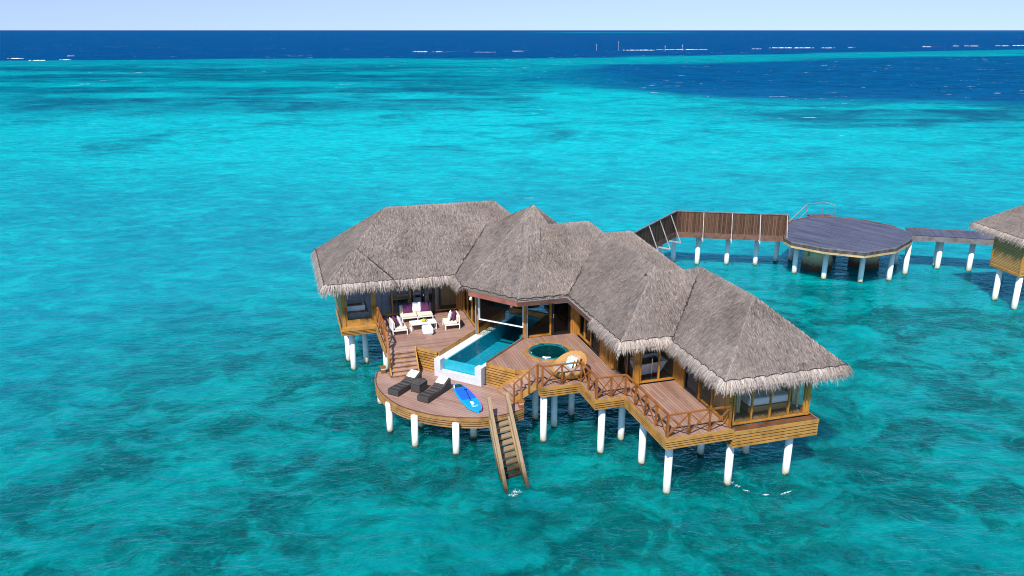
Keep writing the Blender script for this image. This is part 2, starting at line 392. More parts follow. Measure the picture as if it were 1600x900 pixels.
# the deep lagoon pocket to the right
near_e = 222+np.clip((XX-20)*-.18, -30, 60)+np.clip(60-XX, 0, 400)*1.2+(g1-.5)*18
far_e = edge-110-np.clip(150-XX, 0, 300)*.15+(g2-.5)*60
lag = sstep(YY, near_e-10, near_e+22)*(1-sstep(YY, far_e-30, far_e+45))*sstep(XX, -25, 60)
deep = np.maximum(ocean, lag*.92)
farsh = sstep(YY, 5200, 5800)*(1-sstep(YY, 6600, 7400))*sstep(XX, 60, 300)*(1-sstep(XX, 1000, 1500))*sstep(fbm(XX/300, YY/600, 71), .25, .5)+sstep(YY, 8000, 9000)*(1-sstep(YY, 9800, 11000))*sstep(XX, 4300, 5200)*.8
deep = deep*(1-.75*np.clip(farsh, 0, 1))
# seagrass / reef bands
band = sstep(YY, 150, 185)*(1-sstep(YY, 330, 430))*(1-lag)
bandL = sstep(-XX, -40, 40)*sstep(YY, 165, 210)*(1-sstep(YY, 380, 520))
bandR = sstep(XX, 10, 80)*sstep(YY, 140, 162)*(1-sstep(YY, 200, 226))
weed = np.clip(bandL*sstep(g3*.45+fbm(XX/70, YY/26, 31)*.65, .40, .60)*1.1+bandR*sstep(fbm(XX/34, YY/9+3, 37), .34, .56)*1.0, 0, 1)
reefedge = np.exp(-((YY-(edge-40))/38)**2)*sstep(g2, .35, .6)
sand = sstep(YY, 60, 140)*(1-sstep(YY, 215, 330))*np.exp(-((XX+5)/125)**2)
near = 1-sstep(np.hypot(XX-8, YY-26), 14, 48)              # the reef slope the villa stands over
teal = np.clip(near+(1-sstep(YY, 25, 75))*.25+.5*np.exp(-(((XX-32)/18)**2+((YY-47)/13)**2)), 0, 1)
me = bpy.data.meshes.new('sea'); nr, nc = XX.shape
me.from_pydata(np.stack([XX, YY, np.zeros_like(XX)], -1).reshape(-1, 3).tolist(), [], [(i*nc+j, i*nc+j+1, (i+1)*nc+j+1, (i+1)*nc+j) for i in range(nr-1) for j in range(nc-1)])
for nm, ar in (('deep', deep), ('weed', weed), ('sand', sand), ('teal', teal), ('reefedge', reefedge)):
    a = me.attributes.new(nm, 'FLOAT', 'POINT'); a.data.foreach_set('value', ar.astype(np.float32).ravel())
sea = structure(bpy.data.objects.new('sea', me)); COL.objects.link(sea); sea.location.z = WZ
t = NT('lagoon water'); p = t.pos(); sxyz = t.sep(p)
dist = t.n('ShaderNodeVectorMath', operation='LENGTH'); t.l(p, dist.inputs[0]); dist = dist.outputs['Value']
A = {k: t.attr(k) for k in ('deep', 'weed', 'sand', 'teal', 'reefedge')}
warp = t.n('ShaderNodeTexNoise'); t.l(p, warp.inputs['Vector']); warp.inputs['Scale'].default_value = .25
wv = t.n('ShaderNodeVectorMath', operation='MULTIPLY_ADD'); t.l(warp.outputs['Color'], wv.inputs[0]); wv.inputs[1].default_value = (2.2, 2.2, 0); t.l(p, wv.inputs[2]); pw = wv.outputs[0]
warp2 = t.n('ShaderNodeTexNoise'); t.l(p, warp2.inputs['Vector']); warp2.inputs['Scale'].default_value = 1.3; warp2.inputs['Detail'].default_value = 3
wv2 = t.n('ShaderNodeVectorMath', operation='MULTIPLY_ADD'); t.l(warp2.outputs['Color'], wv2.inputs[0]); wv2.inputs[1].default_value = (1.1, 1.1, 0); t.l(pw, wv2.inputs[2]); pr_ = wv2.outputs[0]   # the floor seen through moving ripples
big = t.noise(t.mapping(pw, (.040, .055, 1), (0, 0, -.3)), 1, 5, .6)
mid = t.noise(t.mapping(pw, (.17, .27, 1), (0, 0, -.35)), 1, 8, .68, .5)
blob = t.noise(t.mapping(pr_, (.30, .40, 1), (0, 0, -.2)), 1, 8, .66, .6)
fine = t.noise(t.mapping(pr_, (1.0, 1.3, 1), (0, 0, -.5)), 1, 8, .72, .8)
farm = t.noise(t.mapping(pw, (.06, .075, 1), (0, 0, -.3)), 1, 8, .72, .5)
# ripples (crests run roughly along the villa's axis), chop and swell
w1 = t.noise(t.mapping(p, (.42, .80, 1), (0, 0, -.42)), 1, 4, .6, 1.0)
w2 = t.noise(t.mapping(p, (1.5, 2.5, 1), (0, 0, -.22)), 1, 4, .62, .8)
w3 = t.noise(t.mapping(p, (.10, .19, 1), (0, 0, -.25)), 1, 6, .72)
# body colour: what the water column and sea floor give back
c = t.mix(t.mr(big, .36, .64), (.0, .215, .272), (.0, .30, .342))
c = t.mix(t.math('MULTIPLY', t.mr(mid, .50, .70), .8), c, (.0, .44, .43))
c = t.mix(t.math('MULTIPLY', t.mr(mid, .44, .30), t.mr(dist, 40, 110, .34, .5)), c, (.0, .16, .20))
c = t.mix(t.math('MULTIPLY', t.mr(fine, .42, .28), t.mr(dist, 35, 90, .45, .15)), c, (.0, .11, .14))
tealc = t.mix(t.mr(blob, .42, .58), (.0, .115, .112), (.0, .285, .265))
tealc = t.mix(t.math('MULTIPLY', t.mr(fine, .55, .68), .6), tealc, (.004, .38, .35))
tealc = t.mix(t.math('MULTIPLY', t.mr(fine, .45, .32), t.mr(blob, .58, .42, .15, .85)), tealc, (.014, .050, .044))
tf = t.math('MULTIPLY', A['teal'], t.mr(blob, .72, .48, .35, 1.))
c = t.mix(tf, c, tealc)
hsand = t.math('MULTIPLY', A['sand'], t.mr(t.math('MULTIPLY_ADD', mid, .35, t.math('MULTIPLY', w3, .65)), .30, .60, .45, 1.))
c = t.mix(hsand, c, (.0, .475, .495))
mott = t.math('MULTIPLY', t.mr(farm, .50, .34), t.mr(dist, 60, 140, 0., .75))
c = t.mix(mott, c, (.0, .13, .18))
c = t.mix(t.math('MULTIPLY', A['weed'], t.mr(farm, .64, .38, .42, .98)), c, (.0, .085, .150))
c = t.mix(t.math('MULTIPLY', A['reefedge'], .7), c, (.0, .20, .27))
deepc = t.mix(t.mr(w3, .35, .68), (.0, .034, .13), (.0, .085, .25))
c = t.mix(A['deep'], c, deepc)
# whitecaps
fo = t.noise(t.mapping(p, (.10, .32, 1), (0, 0, -.05)), 1, 5, .75); fo2 = t.noise(t.mapping(p, (.022, .018, 1)), 1, 3, .5)
foam = t.math('MULTIPLY', t.mr(t.math('MULTIPLY_ADD', fo2, .22, t.math('MULTIPLY_ADD', A['deep'], .009, fo)), .80, .825), t.mr(dist, 75, 260, 0., 1))
hb = t.math('ADD', t.math('MULTIPLY', w1, .55), t.math('MULTIPLY', w2, .18)); hb = t.math('MULTIPLY_ADD', w3, t.mr(dist, 40, 140, .9, 3.6), hb)
bm = t.n('ShaderNodeBump'); t.l(hb, bm.inputs['Height']); bm.inputs['Distance'].default_value = 1.0; bm.inputs['Strength'].default_value = .55; nrm = bm.outputs[0]
chop = t.noise(t.mapping(pw, (.55, .85, 1), (0, 0, -.3)), 1, 7, .74, .6)
c = t.mix(t.mr(chop, .40, .62), t.mix(1., c, (.70, .74, .80), 'MULTIPLY'), t.mix(1., c, (1., 1.14, 1.10), 'MULTIPLY'))  # light and dark of small ripples painted into the water colour
dff = t.n('ShaderNodeBsdfDiffuse'); t.l(c, dff.inputs[0]); t.l(nrm, dff.inputs['Normal'])
sss = t.n('ShaderNodeSubsurfaceScattering', falloff='BURLEY'); t.l(c, sss.inputs[0]); sss.inputs['Scale'].default_value = 2.6; sss.inputs['Radius'].default_value = (.5, 1, 1)
df = t.n('ShaderNodeMixShader'); t.l(t.mr(dist, 50, 110, .72, 0.), df.inputs[0]); t.l(dff.outputs[0], df.inputs[1]); t.l(sss.outputs[0], df.inputs[2])
tr = t.n('ShaderNodeBsdfTransparent'); t.set(tr.inputs[0], (.12, .80, .86))
clear = t.math('MULTIPLY', t.mr(dist, 32, 60, .32, 0.), t.math('SUBTRACT', 1., A['deep']))
b1 = t.n('ShaderNodeMixShader'); t.l(clear, b1.inputs[0]); t.l(df.outputs[0], b1.inputs[1]); t.l(tr.outputs[0], b1.inputs[2])
gl = t.n('ShaderNodeBsdfGlossy'); t.set(gl.inputs[0], (.30, .80, .96)); gl.inputs['Roughness'].default_value = .10; t.l(nrm, gl.inputs['Normal'])
fr = t.n('ShaderNodeFresnel'); fr.inputs[0].default_value = 1.33; t.l(nrm, fr.inputs['Normal'])
ff = t.math('MULTIPLY', t.math('MINIMUM', fr.outputs[0], .45), t.mr(dist, 40, 300, .78, .15))
b2 = t.n('ShaderNodeMixShader'); t.l(ff, b2.inputs[0]); t.l(b1.outputs[0], b2.inputs[1]); t.l(gl.outputs[0], b2.inputs[2])
fd = t.n('ShaderNodeBsdfDiffuse'); t.set(fd.inputs[0], (.85, .88, .9))
b3 = t.n('ShaderNodeMixShader'); t.l(foam, b3.inputs[0]); t.l(b2.outputs[0], b3.inputs[1]); t.l(fd.outputs[0], b3.inputs[2])
me.materials.append(t.done(b3.outputs[0]))
# sea floor
t = NT('reef floor'); p = t.pos(); wq = t.n('ShaderNodeTexNoise'); t.l(p, wq.inputs['Vector']); wq.inputs['Scale'].default_value = .5
wz = t.n('ShaderNodeVectorMath', operation='MULTIPLY_ADD'); t.l(wq.outputs['Color'], wz.inputs[0]); wz.inputs[1].default_value = (2, 2, 0); t.l(p, wz.inputs[2]); q = wz.outputs[0]
n1 = t.noise(q, .30, 6, .62, .6); n2 = t.noise(q, 1.3, 5, .65, .8); n3 = t.noise(q, 4., 3, .6)
c = t.mix(t.mr(n1, .42, .60), (.10, .20, .17), (.36, .66, .56)); c = t.mix(t.math('MULTIPLY', t.mr(n2, .50, .64), .75), c, (.035, .05, .032)); c = t.mix(t.math('MULTIPLY', t.mr(n2, .44, .30), .6), c, (.50, .82, .70)); c = t.mix(t.math('MULTIPLY', t.mr(n3, .55, .7), .35), c, (.06, .05, .03))
m_floor = t.done(t.bsdf(c, .95, t.bump(n2, .4), spec=.1))
nx, ny = 90, 90
fx, fy = np.meshgrid(np.linspace(-120, 140, nx), np.linspace(-60, 170, ny)); fz = WZ-2.3+(fbm(fx/9, fy/9, 51)-.5)*1.6
m = MB(); m.v = np.stack([fx, fy, fz], -1).reshape(-1, 3).tolist()
for i in range(ny-1):
    for j in range(nx-1):
        q = (i*nx+j, i*nx+j+1, (i+1)*nx+j+1, (i+1)*nx+j); m.f.append(q); m.mi.append(0); m.uv.append([(0, 0)]*4)
structure(m.build('seabed', m_floor, None, True))
# breakers along the outer reef and loose foam
def foam_mesh(pts, seed, flake=None):
    """loose ragged flecks of foam scattered over lens shaped patches"""
    r = random.Random(seed); m = MB()
    for (x, y, L, W, a) in pts:
        fk = flake or W*.26; n = int(min(420, max(14, 3.0*L/fk)))
        for _ in range(n):
            s_ = r.uniform(-.5, .5); env = math.cos(math.pi*s_)**.7; t_ = r.gauss(0, .30)*W*env
            cx = x+s_*L*math.cos(a)-t_*math.sin(a); cy = y+s_*L*math.sin(a)+t_*math.cos(a); f = fk*r.uniform(.25, 1)*(.4+.6*env); k = r.randint(5, 7); z = .02+r.random()*fk*.25
            ring = [(cx+f*(1.6*math.cos(a)*math.cos(q)-.55*math.sin(a)*math.sin(q))*r.uniform(.5, 1), cy+f*(1.6*math.sin(a)*math.cos(q)+.55*math.cos(a)*math.sin(q))*r.uniform(.5, 1), .012) for q in [2*math.pi*j/k for j in range(k)]]
            m.add(ring+[(cx, cy, z)], [(j, (j+1) % k, k) for j in range(k)])
    return m
M['foam'] = m_plain('sea foam', (.86, .89, .9), .9, .05)
def far_pt(px, py):
    """direction of a far landmark on the water, as bearing and distance"""
    th = R(17.95); X = (px-800)/1244; Y = -(py-450)/1244; d = (X, math.cos(th)+Y*math.sin(th), -math.sin(th)+Y*math.cos(th)); k = (WZ-17.6)/d[2]
    return d[0]*k, d[1]*k
brk = []
for (px0, px1, py, w) in ((645, 668, 81, 7), (675, 692, 81, 5), (740, 775, 81.5, 2.5), (800, 818, 80, 5), (973, 1022, 78.5, 7), (1025, 1106, 77.5, 5), (1175, 1190, 76.5, 5), (1202, 1272, 75, 9), (1283, 1305, 75, 8), (1325, 1336, 74.5, 6),
                          (1440, 1453, 73.3, 8), (1490, 1498, 72, 7), (1507, 1528, 72, 9), (1556, 1577, 71.7, 9), (1583, 1605, 71.3, 9), (12, 36, 91.5, 6), (45, 70, 94.5, 5), (90, 112, 93.5, 4), (105, 115, 87.5, 4)):
    x0, y0 = far_pt(px0, py); x1, y1 = far_pt(px1, py); brk.append(((x0+x1)/2, (y0+y1)/2, math.hypot(x1-x0, y1-y0), w*.9, math.atan2(y1-y0, x1-x0)))
o = foam_mesh(brk, 5).build('breaking_surf', M['foam']); o.location.z = WZ; o['kind'] = 'stuff'; tag(o, 'broken white line of surf along the outer reef edge', 'surf')
fl = [(8.95, 28.5, .35, .18, .5), (9.15, 28.25, .3, .22, -.6), (10.1, 27.6, .38, .10, .1), (10.95, 27.75, .8, .12, .45), (9.4, 27.9, .35, .07, -.4), (16.3, 46.0, 1.0, .10, .0), (17.3, 46.1, .8, .06, .05)]
o = foam_mesh([(.05, 28.25, .4, .25, .2), (.2, 28.5, .4, .2, -.2)]+[(q[0]*KW, q[1]*KW, q[2]*.75, q[3]*.8, q[4]) for q in fl if q[2] < .5 or q[0] > 10], 9, .017).build('sea_foam', M['foam']); o.location.z = WZ; o['kind'] = 'stuff'; tag(o, 'small patches of white foam on the water around the piles', 'foam')
for k, (px, py, h, lab) in enumerate(((932, 79.5, 5.5, 'leftmost thin marker pole standing on the far reef'), (966, 78.5, 7.5, 'tallest thin marker pole on the far reef, second from left'), (1039, 80.5, 4.5, 'thin marker pole on the far reef, third from left'), (1066, 79.5, 5, 'rightmost thin marker pole standing on the far reef'))):
    x, y = far_pt(px, py); m = MB(); m.tube([(x, y, -2), (x, y, h)], [.18, .12], 8); m.box(x-.35, x+.35, y-.1, y+.1, h-1.0, h-.2)
    tag(m.build('marker_pole', M['whitebar'], base=None), lab, 'marker', 'marker poles on the outer reef')

# ================================================================== THATCH
class Roof:
    """eave polygon (CCW) + list of faces (indices into pts, first two = the eave edge)"""
    pass
ROOFS = []
def hip(name, a0, a1, b0, b1, ze, s, open_left=False):
    h = min(a1-a0, b1-b0)/2; zr = ze+s*h; r = Roof(); r.name = name; r.s = s
    c = [(a0, b0, ze), (a1, b0, ze), (a1, b1, ze), (a0, b1, ze)]
    if a1-a0 < b1-b0:
        p, q = ((a0+a1)/2, b0+h, zr), ((a0+a1)/2, b1-h, zr)
        r.faces = [[c[0], c[1], p], [c[1], c[2], q, p], [c[2], c[3], q], [c[3], c[0], p, q]]
        r.hips = [(c[0], p), (c[1], p), (c[2], q), (c[3], q)]
    else:
        p, q = (a0+h, (b0+b1)/2, zr), (a1-h, (b0+b1)/2, zr)
        r.faces = [[c[0], c[1], q, p], [c[1], c[2], q], [c[2], c[3], p, q], [c[3], c[0], p]]
        r.hips = [(c[0], p), (c[1], q), (c[2], q), (c[3], p)]
        if open_left:
            p = (a0, (b0+b1)/2, zr); r.faces = [[c[0], c[1], q, p], [c[1], c[2], q], [c[2], c[3], p, q]]; r.hips = [(c[1], q), (c[2], q)]
    r.ridge = [(p, q)]; r.eave = c; r.height = lambda a, b: ze+s*min(99 if open_left else a-a0, a1-a, b-b0, b1-b) if (a0 <= a <= a1 and b0 <= b <= b1) else -9
    ROOFS.append(r); return r
def pyramid(name, poly, ze, apex):
    r = Roof(); r.name = name; n = len(poly); c = [(x, y, ze) for x, y in poly]
    r.faces = [[c[i], c[(i+1) % n], apex] for i in range(n)]; r.hips = [(q, apex) for q in c]; r.ridge = []; r.eave = c
    pl = []
    for f in r.faces:
        A_, B_, C_ = map(Vector, f); nn = (B_-A_).cross(C_-A_); pl.append((nn, A_))
    def hgt(a, b):
        z = 1e9
        for nn, A_ in pl:
            zz = A_.z-(nn.x*(a-A_.x)+nn.y*(b-A_.y))/nn.z; z = min(z, zz)
        return z if z >= ze else -9
    r.height = hgt; ROOFS.append(r); return r
RB = hip('bedroom', 15.90, 21.58, 24.68, 34.9, 4.60, .845)
RA = hip('bathroom', 13.56, 19.34, 29.25, 44.5, 4.75, .845)
RF = hip('link', 16.2, 21.58, 29.10, 34.68, 4.60, .845, False) if False else hip('link', 15.9, 21.58, 29.10, 34.68, 4.60, .845, True)
cx, cy = 13.2, 40.5
PV = pyramid('pavilion', [(10.93, 35.85), (15.3, 35.85), (17.8, 38.6), (17.8, 42.4), (15.1, 47), (8.62, 47), (8.75, 38.75)], 4.80, (13.22, 40.45, 8.55))
RC = hip('connecting', 12.3, 19.6, 35.85, 43.0, 4.785, .815, True)
RL = hip('living', 1.80, 16.0, 40.65, 48.5, 4.85, .815)
RD = hip('corner', 1.99, 5.45, 40.42, 46.5, 4.935, .835)
RE = hip('entry', 13.5, 21.7, 38.65, 43.4, 4.60, .82)
def covered(r, a, b, z, eps=.02): return any(o is not r and o.height(a, b) > z+eps for o in ROOFS)

def blade(mb, p, d, n, L, w, shade, droop=0.):
    """tapered strip of three stations"""
    d = Vector(d); n = Vector(n); p = Vector(p); sx = d.cross(n).normalized()*w/2
    q = p+d*L*.5; e = q+(d+Vector((0, 0, -droop))).normalized()*L*.5
    o = len(mb.v); mb.v += [tuple(p-sx), tuple(p+sx), tuple(q+sx*.9), tuple(q-sx*.9), tuple(e+sx*.25), tuple(e-sx*.25)]
    mb.f += [(o, o+1, o+2, o+3), (o+3, o+2, o+4, o+5)]; mb.mi += [0, 0]; u0, v0 = random.uniform(0, 50), random.uniform(0, 50)
    mb.uv += [[(u0, v0), (u0+w, v0), (u0+w, v0+L/2), (u0, v0+L/2)], [(u0, v0+L/2), (u0+w, v0+L/2), (u0+w, v0+L), (u0, v0+L)]]
    mb.sh += [shade]*6
def face_frame(f):
    A_, B_, C_ = map(Vector, f[:3]); n = (B_-A_).cross(C_-A_).normalized(); e = (B_-A_).normalized(); up = n.cross(e)
    return A_, B_, n, e, up
def eave_dirs(r):
    n = len(r.eave); out = []
    for i in range(n):
        A_, B_ = Vector(r.eave[i]), Vector(r.eave[(i+1) % n]); e = (B_-A_).normalized(); out.append(Vector((e.y, -e.x, 0)))
    return out
def thatch(villa, r, dens=190, fringe=True, fr_test=None, vis=lambda n: True):
    m = MB()
    for f in r.faces:
        A_, B_, n, e, up = face_frame(f); nl = max(2, int(max((Vector(q)-A_).dot(up) for q in f)/.25)); hmax = max((Vector(q)-A_).dot(up) for q in f)
        # rows of the slope so the surface can sag and lump a little
        T = [Vector(q) for q in f[2:]]; tl, tr_ = (T[-1], T[0])
        nc_ = max(2, int((B_-A_).length/.4)); rows_ = []
        for i in range(nl+1):
            v = i/nl; l_ = A_.lerp(tl, v); r_ = B_.lerp(tr_, v); row = []
            for j in range(nc_+1):
                q = l_.lerp(r_, j/nc_)
                if 0 < i < nl and 0 < j < nc_: q = q+n*(.045*(random.random()-.5)-.05*math.sin(math.pi*v))
                row.append(q)
            rows_.append(row)
        o = len(m.v)
        for row in rows_:
            for q in row: m.v.append(tuple(q)); m.sh.append(.5)
        W_ = nc_+1
        uvf = lambda q: ((q-A_).dot(e)+A_.x, (q-A_).dot(up)+A_.y)
        for i in range(nl):
            for j in range(nc_):
                if i == nl-1 and (tl-tr_).length < 1e-6: idx = (i*W_+j, i*W_+j+1, (i+1)*W_+j)
                else: idx = (i*W_+j, i*W_+j+1, (i+1)*W_+j+1, (i+1)*W_+j)
                m.f.append(tuple(k+o for k in idx)); m.mi.append(0); m.uv.append([uvf(Vector(m.v[k+o])) for k in idx])
        # loose straw lying down the slope
        if n.y > .45: continue                       # slopes turned away to the back
        tris = [(A_, B_, tr_), (A_, tr_, tl)] if len(f) == 4 else [(A_, B_, tl)]
        for P, Q, S_ in tris:
            area = (Q-P).cross(S_-P).length/2
            for _ in range(int(area*dens)):
                x, y = random.random(), random.random()
                if x+y > 1: x, y = 1-x, 1-y
                q = P+(Q-P)*x+(S_-P)*y
                if covered(r, q.x, q.y, q.z, .05): continue
                d = (-up+e*random.gauss(0, .20)+n*random.uniform(.0, .13)).normalized()
                blade(m, q+n*random.uniform(-.01, .03), d, n, random.uniform(.09, .24), random.uniform(.011, .022), min(1, max(0, random.gauss(.52, .36))), .1)
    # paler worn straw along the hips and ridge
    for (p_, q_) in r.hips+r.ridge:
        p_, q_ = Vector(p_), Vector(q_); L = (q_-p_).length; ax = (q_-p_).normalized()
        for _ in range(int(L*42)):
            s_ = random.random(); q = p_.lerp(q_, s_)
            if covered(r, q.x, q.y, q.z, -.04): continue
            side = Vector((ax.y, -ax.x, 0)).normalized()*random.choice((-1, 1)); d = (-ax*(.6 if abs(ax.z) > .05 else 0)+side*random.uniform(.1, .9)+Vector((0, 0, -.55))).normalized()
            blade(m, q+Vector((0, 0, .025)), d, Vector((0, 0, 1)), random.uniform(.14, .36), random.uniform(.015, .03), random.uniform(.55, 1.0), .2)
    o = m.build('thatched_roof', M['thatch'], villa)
    # rope hem + hanging fringe
    nrm = eave_dirs(r); E_ = r.eave; N = len(E_)
    mf = MB(); ropes = []; tanp = r.s if hasattr(r, 's') else .815
    for i in range(N):
        A_, B_ = Vector(E_[i]), Vector(E_[(i+1) % N]); L = (B_-A_).length; e = (B_-A_)/L; on = nrm[i]; prv, nxt = nrm[i-1], nrm[(i+1) % N]
        if not vis(on): continue
        dsl = (on+Vector((0, 0, -tanp))).normalized(); up_n = (on*tanp+Vector((0, 0, 1))).normalized()
        # hem rope in scallops
        step = .30; ns = int(L/step); run = []
        for k in range(ns*4+1):
            s_ = k/(ns*4); q = A_+e*L*s_; out = fr_test is None or fr_test(q)
            if covered(r, q.x, q.y, q.z, .03) :
                if len(run) > 3: ropes.append(run)
                run = []; continue
            sc = abs(math.sin(math.pi*(k % 8)/8))
            run.append(q-dsl*(.03+.06*sc)+up_n*.035)
        if len(run) > 3: ropes.append(run)
        # backing strip and straws
        def dirat(s_):
            """outward direction, turned towards the neighbour's at the corners"""
            w0 = max(0, 1-s_*L/.35)*.5; w1 = max(0, 1-(1-s_)*L/.35)*.5
            return (on*(1-w0-w1)+prv*w0+nxt*w1).normalized()
        K = max(2, int(L/.25))
        for k in range(K):
            sa, sb = k/K, (k+1)/K; qa, qb = A_+e*L*sa, A_+e*L*sb
            mq = (qa+qb)/2
            if covered(r, mq.x, mq.y, mq.z, -.25) or (fr_test and not fr_test(mq)): continue
            da, db = (dirat(sa)+Vector((0, 0, -tanp*1.1))).normalized(), (dirat(sb)+Vector((0, 0, -tanp*1.1))).normalized()
            o_ = len(mf.v); la = .26
            mf.v += [tuple(qa-Vector((0, 0, .07))), tuple(qb-Vector((0, 0, .07))), tuple(qb+db*la-Vector((0, 0, .06))), tuple(qa+da*la-Vector((0, 0, .06))), tuple(qb+db*la*.5-Vector((0, 0, .22))), tuple(qa+da*la*.5-Vector((0, 0, .22))), tuple(qb-on*.3-Vector((0, 0, .2))), tuple(qa-on*.3-Vector((0, 0, .2)))]
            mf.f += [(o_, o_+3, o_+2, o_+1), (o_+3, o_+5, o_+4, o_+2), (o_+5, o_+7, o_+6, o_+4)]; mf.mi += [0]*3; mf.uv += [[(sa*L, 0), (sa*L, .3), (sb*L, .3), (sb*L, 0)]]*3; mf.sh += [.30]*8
        for _ in range(int(L*260)):
            s_ = random.random(); q = A_+e*L*s_
            if covered(r, q.x, q.y, q.z, -.25) or (fr_test and not fr_test(q)): continue
            od = dirat(s_); d = (od+Vector((0, 0, -tanp*random.uniform(.9, 1.5)))+e*random.gauss(0, .14)).normalized()
            lay = random.random(); clump = .5+.5*math.sin(s_*L*5.3+i)*math.sin(s_*L*11.7+2*i)
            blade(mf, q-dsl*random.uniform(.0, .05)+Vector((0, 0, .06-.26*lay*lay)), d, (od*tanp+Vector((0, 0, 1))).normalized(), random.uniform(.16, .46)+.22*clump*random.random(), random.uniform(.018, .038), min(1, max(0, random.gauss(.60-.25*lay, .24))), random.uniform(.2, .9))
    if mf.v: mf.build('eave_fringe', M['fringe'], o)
    for run in ropes:
        mh = MB(); mh.tube(run, .022, 5); mh.build('hem_rope', M['rope'], o)
    return o
villa = thing('overwater_villa', 'large villa with grey thatched roofs and golden timber walls on white piles over the lagoon', 'villa', (13, 36, 0))
front = lambda n: n.y < .5
trim = lambda q: False
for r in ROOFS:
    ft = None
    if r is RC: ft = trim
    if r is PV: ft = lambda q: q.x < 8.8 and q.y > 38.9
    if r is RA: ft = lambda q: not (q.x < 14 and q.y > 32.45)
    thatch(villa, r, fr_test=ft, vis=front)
def seam(pts, parent=villa, r=.035):
    m = MB(); P = []
    for (p, q) in zip(pts[:-1], pts[1:]):
        p, q = Vector(p), Vector(q); n = max(3, int((q-p).length/.18))
        for k in range(n+(q == Vector(pts[-1]))): P.append(p.lerp(q, k/n)+Vector((random.gauss(0, .022), random.gauss(0, .022), .012+random.uniform(-.01, .03))))
    m.tube(P, [r*random.uniform(.4, 1.3) for _ in P], 6); m.build('valley_seam', M['seam'], parent)
def zRL(a, b): return RL.height(a, b)
def valley(f, g, a0, b0, a1, b1, n=14):
    """follow the crossing of two roofs between two plan points, sampled sideways"""
    pts = []
    d = Vector((a1-a0, b1-b0)).normalized(); nx_, ny_ = -d.y, d.x
    for k in range(n+1):
        a, b = a0+(a1-a0)*k/n, b0+(b1-b0)*k/n; best = None
        for i in range(-40, 41):
            x, y = a+nx_*i*.02, b+ny_*i*.02; p, q = f.height(x, y), g.height(x, y)
            if p < 0 or q < 0: continue
            w = abs(p-q)+abs(i)*.0005
            if best is None or w < best[0]: best = (w, x, y, max(p, q))
        if best and best[0] < .12: pts.append(best[1:])
    return pts
for (f, g, *c4) in ((RL, PV, 8.75, 40.75, 12.1, 44.2), (PV, RA, 13.6, 35.9, 16.35, 38.75), (RB, RF, 16.0, 29.2, 18.3, 31.5), (RD, RL, 5.4, 40.75, 4.2, 41.86)):
    v_ = valley(f, g, *c4)
    if len(v_) > 2: seam(v_)
# eave boards and gutters of the pavilion
def eaveboard(p, q, mat, drop=.25, inset=-.02, gut=True, z=4.73):
    p, q = Vector((*p, 0)), Vector((*q, 0)); d = (q-p).normalized(); n = Vector((d.y, -d.x, 0))
    part(villa, 'eave_board', mat, lambda m: m.bar(p-n*inset+Vector((0, 0, z-drop/2)), q-n*inset+Vector((0, 0, z-drop/2)), .05, drop))
    if gut: part(villa, 'gutter', M['gutter'], lambda m: m.bar(p+n*.02+Vector((0, 0, z+.005)), q+n*.02+Vector((0, 0, z+.005)), .06, .022))
    if not gut:
        part(villa, 'eave_straw', M['fringe'], lambda m: [m.bar(p-n*.02+Vector((0, 0, z+.05)), q-n*.02+Vector((0, 0, z+.05)), .16, .08)])
eaveboard((9.0, 38.28), (10.93, 35.85), M['fascia'], gut=False); eaveboard((10.93, 35.85), (13.58, 35.85), M['fascia_dark']); eaveboard((13.55, 35.85), (13.55, 32.5), M['fascia_dark'], z=4.72)
part(villa, 'spotlight', M['white'], lambda m: (m.tube([(9.05, 38.05, 4.45), (9.0, 37.95, 4.33)], .06, 10),))
part(villa, 'spotlight', M['white'], lambda m: (m.tube([(10.75, 36.4, 4.45), (10.72, 36.3, 4.33)], .06, 10),))

# ================================================================== VILLA WALLS
def window(p, q, z0, z1, mull=(), fw=.07, sill=0., glass='glass', frame='wood', name='window', inner=True):
    """glazed bay between plan points; one frame mesh and one pane"""
    P, Q = Vector((*p, 0)), Vector((*q, 0)); d = (Q-P); L = d.length; d.normalize()
    w = MB()
    Z = lambda v, z: Vector((v.x, v.y, z))
    w.bar(Z(P, z0+sill+fw/2), Z(Q, z0+sill+fw/2), .10, fw); w.bar(Z(P, z1-fw/2), Z(Q, z1-fw/2), .10, fw)
    zz0, zz1 = z0+sill+fw, z1-fw
    for s_ in (fw/2, L-fw/2): w.bar(Z(P+d*s_, zz0), Z(P+d*s_, zz1), .104, fw, d)
    for s_ in mull: w.bar(Z(P+d*s_, zz0), Z(P+d*s_, zz1), .10, fw*.85, d)
    fo = w.build(name, M[frame], villa)
    g = MB(); a_, b_ = P+d*fw, Q-d*fw
    g.add([Z(a_, zz0), Z(b_, zz0), Z(b_, zz1), Z(a_, zz1)], [(0, 1, 2, 3)]); g.build('pane', M[glass], fo)
    return fo
def wall(p, q, z0, z1, mat='woodpanel', th=.12, name='wall'):
    P, Q = Vector((*p, 0)), Vector((*q, 0)); d = (Q-P).normalized(); n = Vector((d.y, -d.x, 0))*th/2
    m = MB(); pl = [(P+n).xy, (Q+n).xy, (Q-n).xy, (P-n).xy]; m.prism([tuple(x) for x in pl], z0, z1, (d.x, d.y, 0)); return m.build(name, M[mat], villa)
def post(a, b, z0, z1, w=.14, mat='wood', name='corner_post'): return part(villa, name, M[mat], lambda m: m.box(a-w/2, a+w/2, b-w/2, b+w/2, z0, z1))
ZT = 5.0
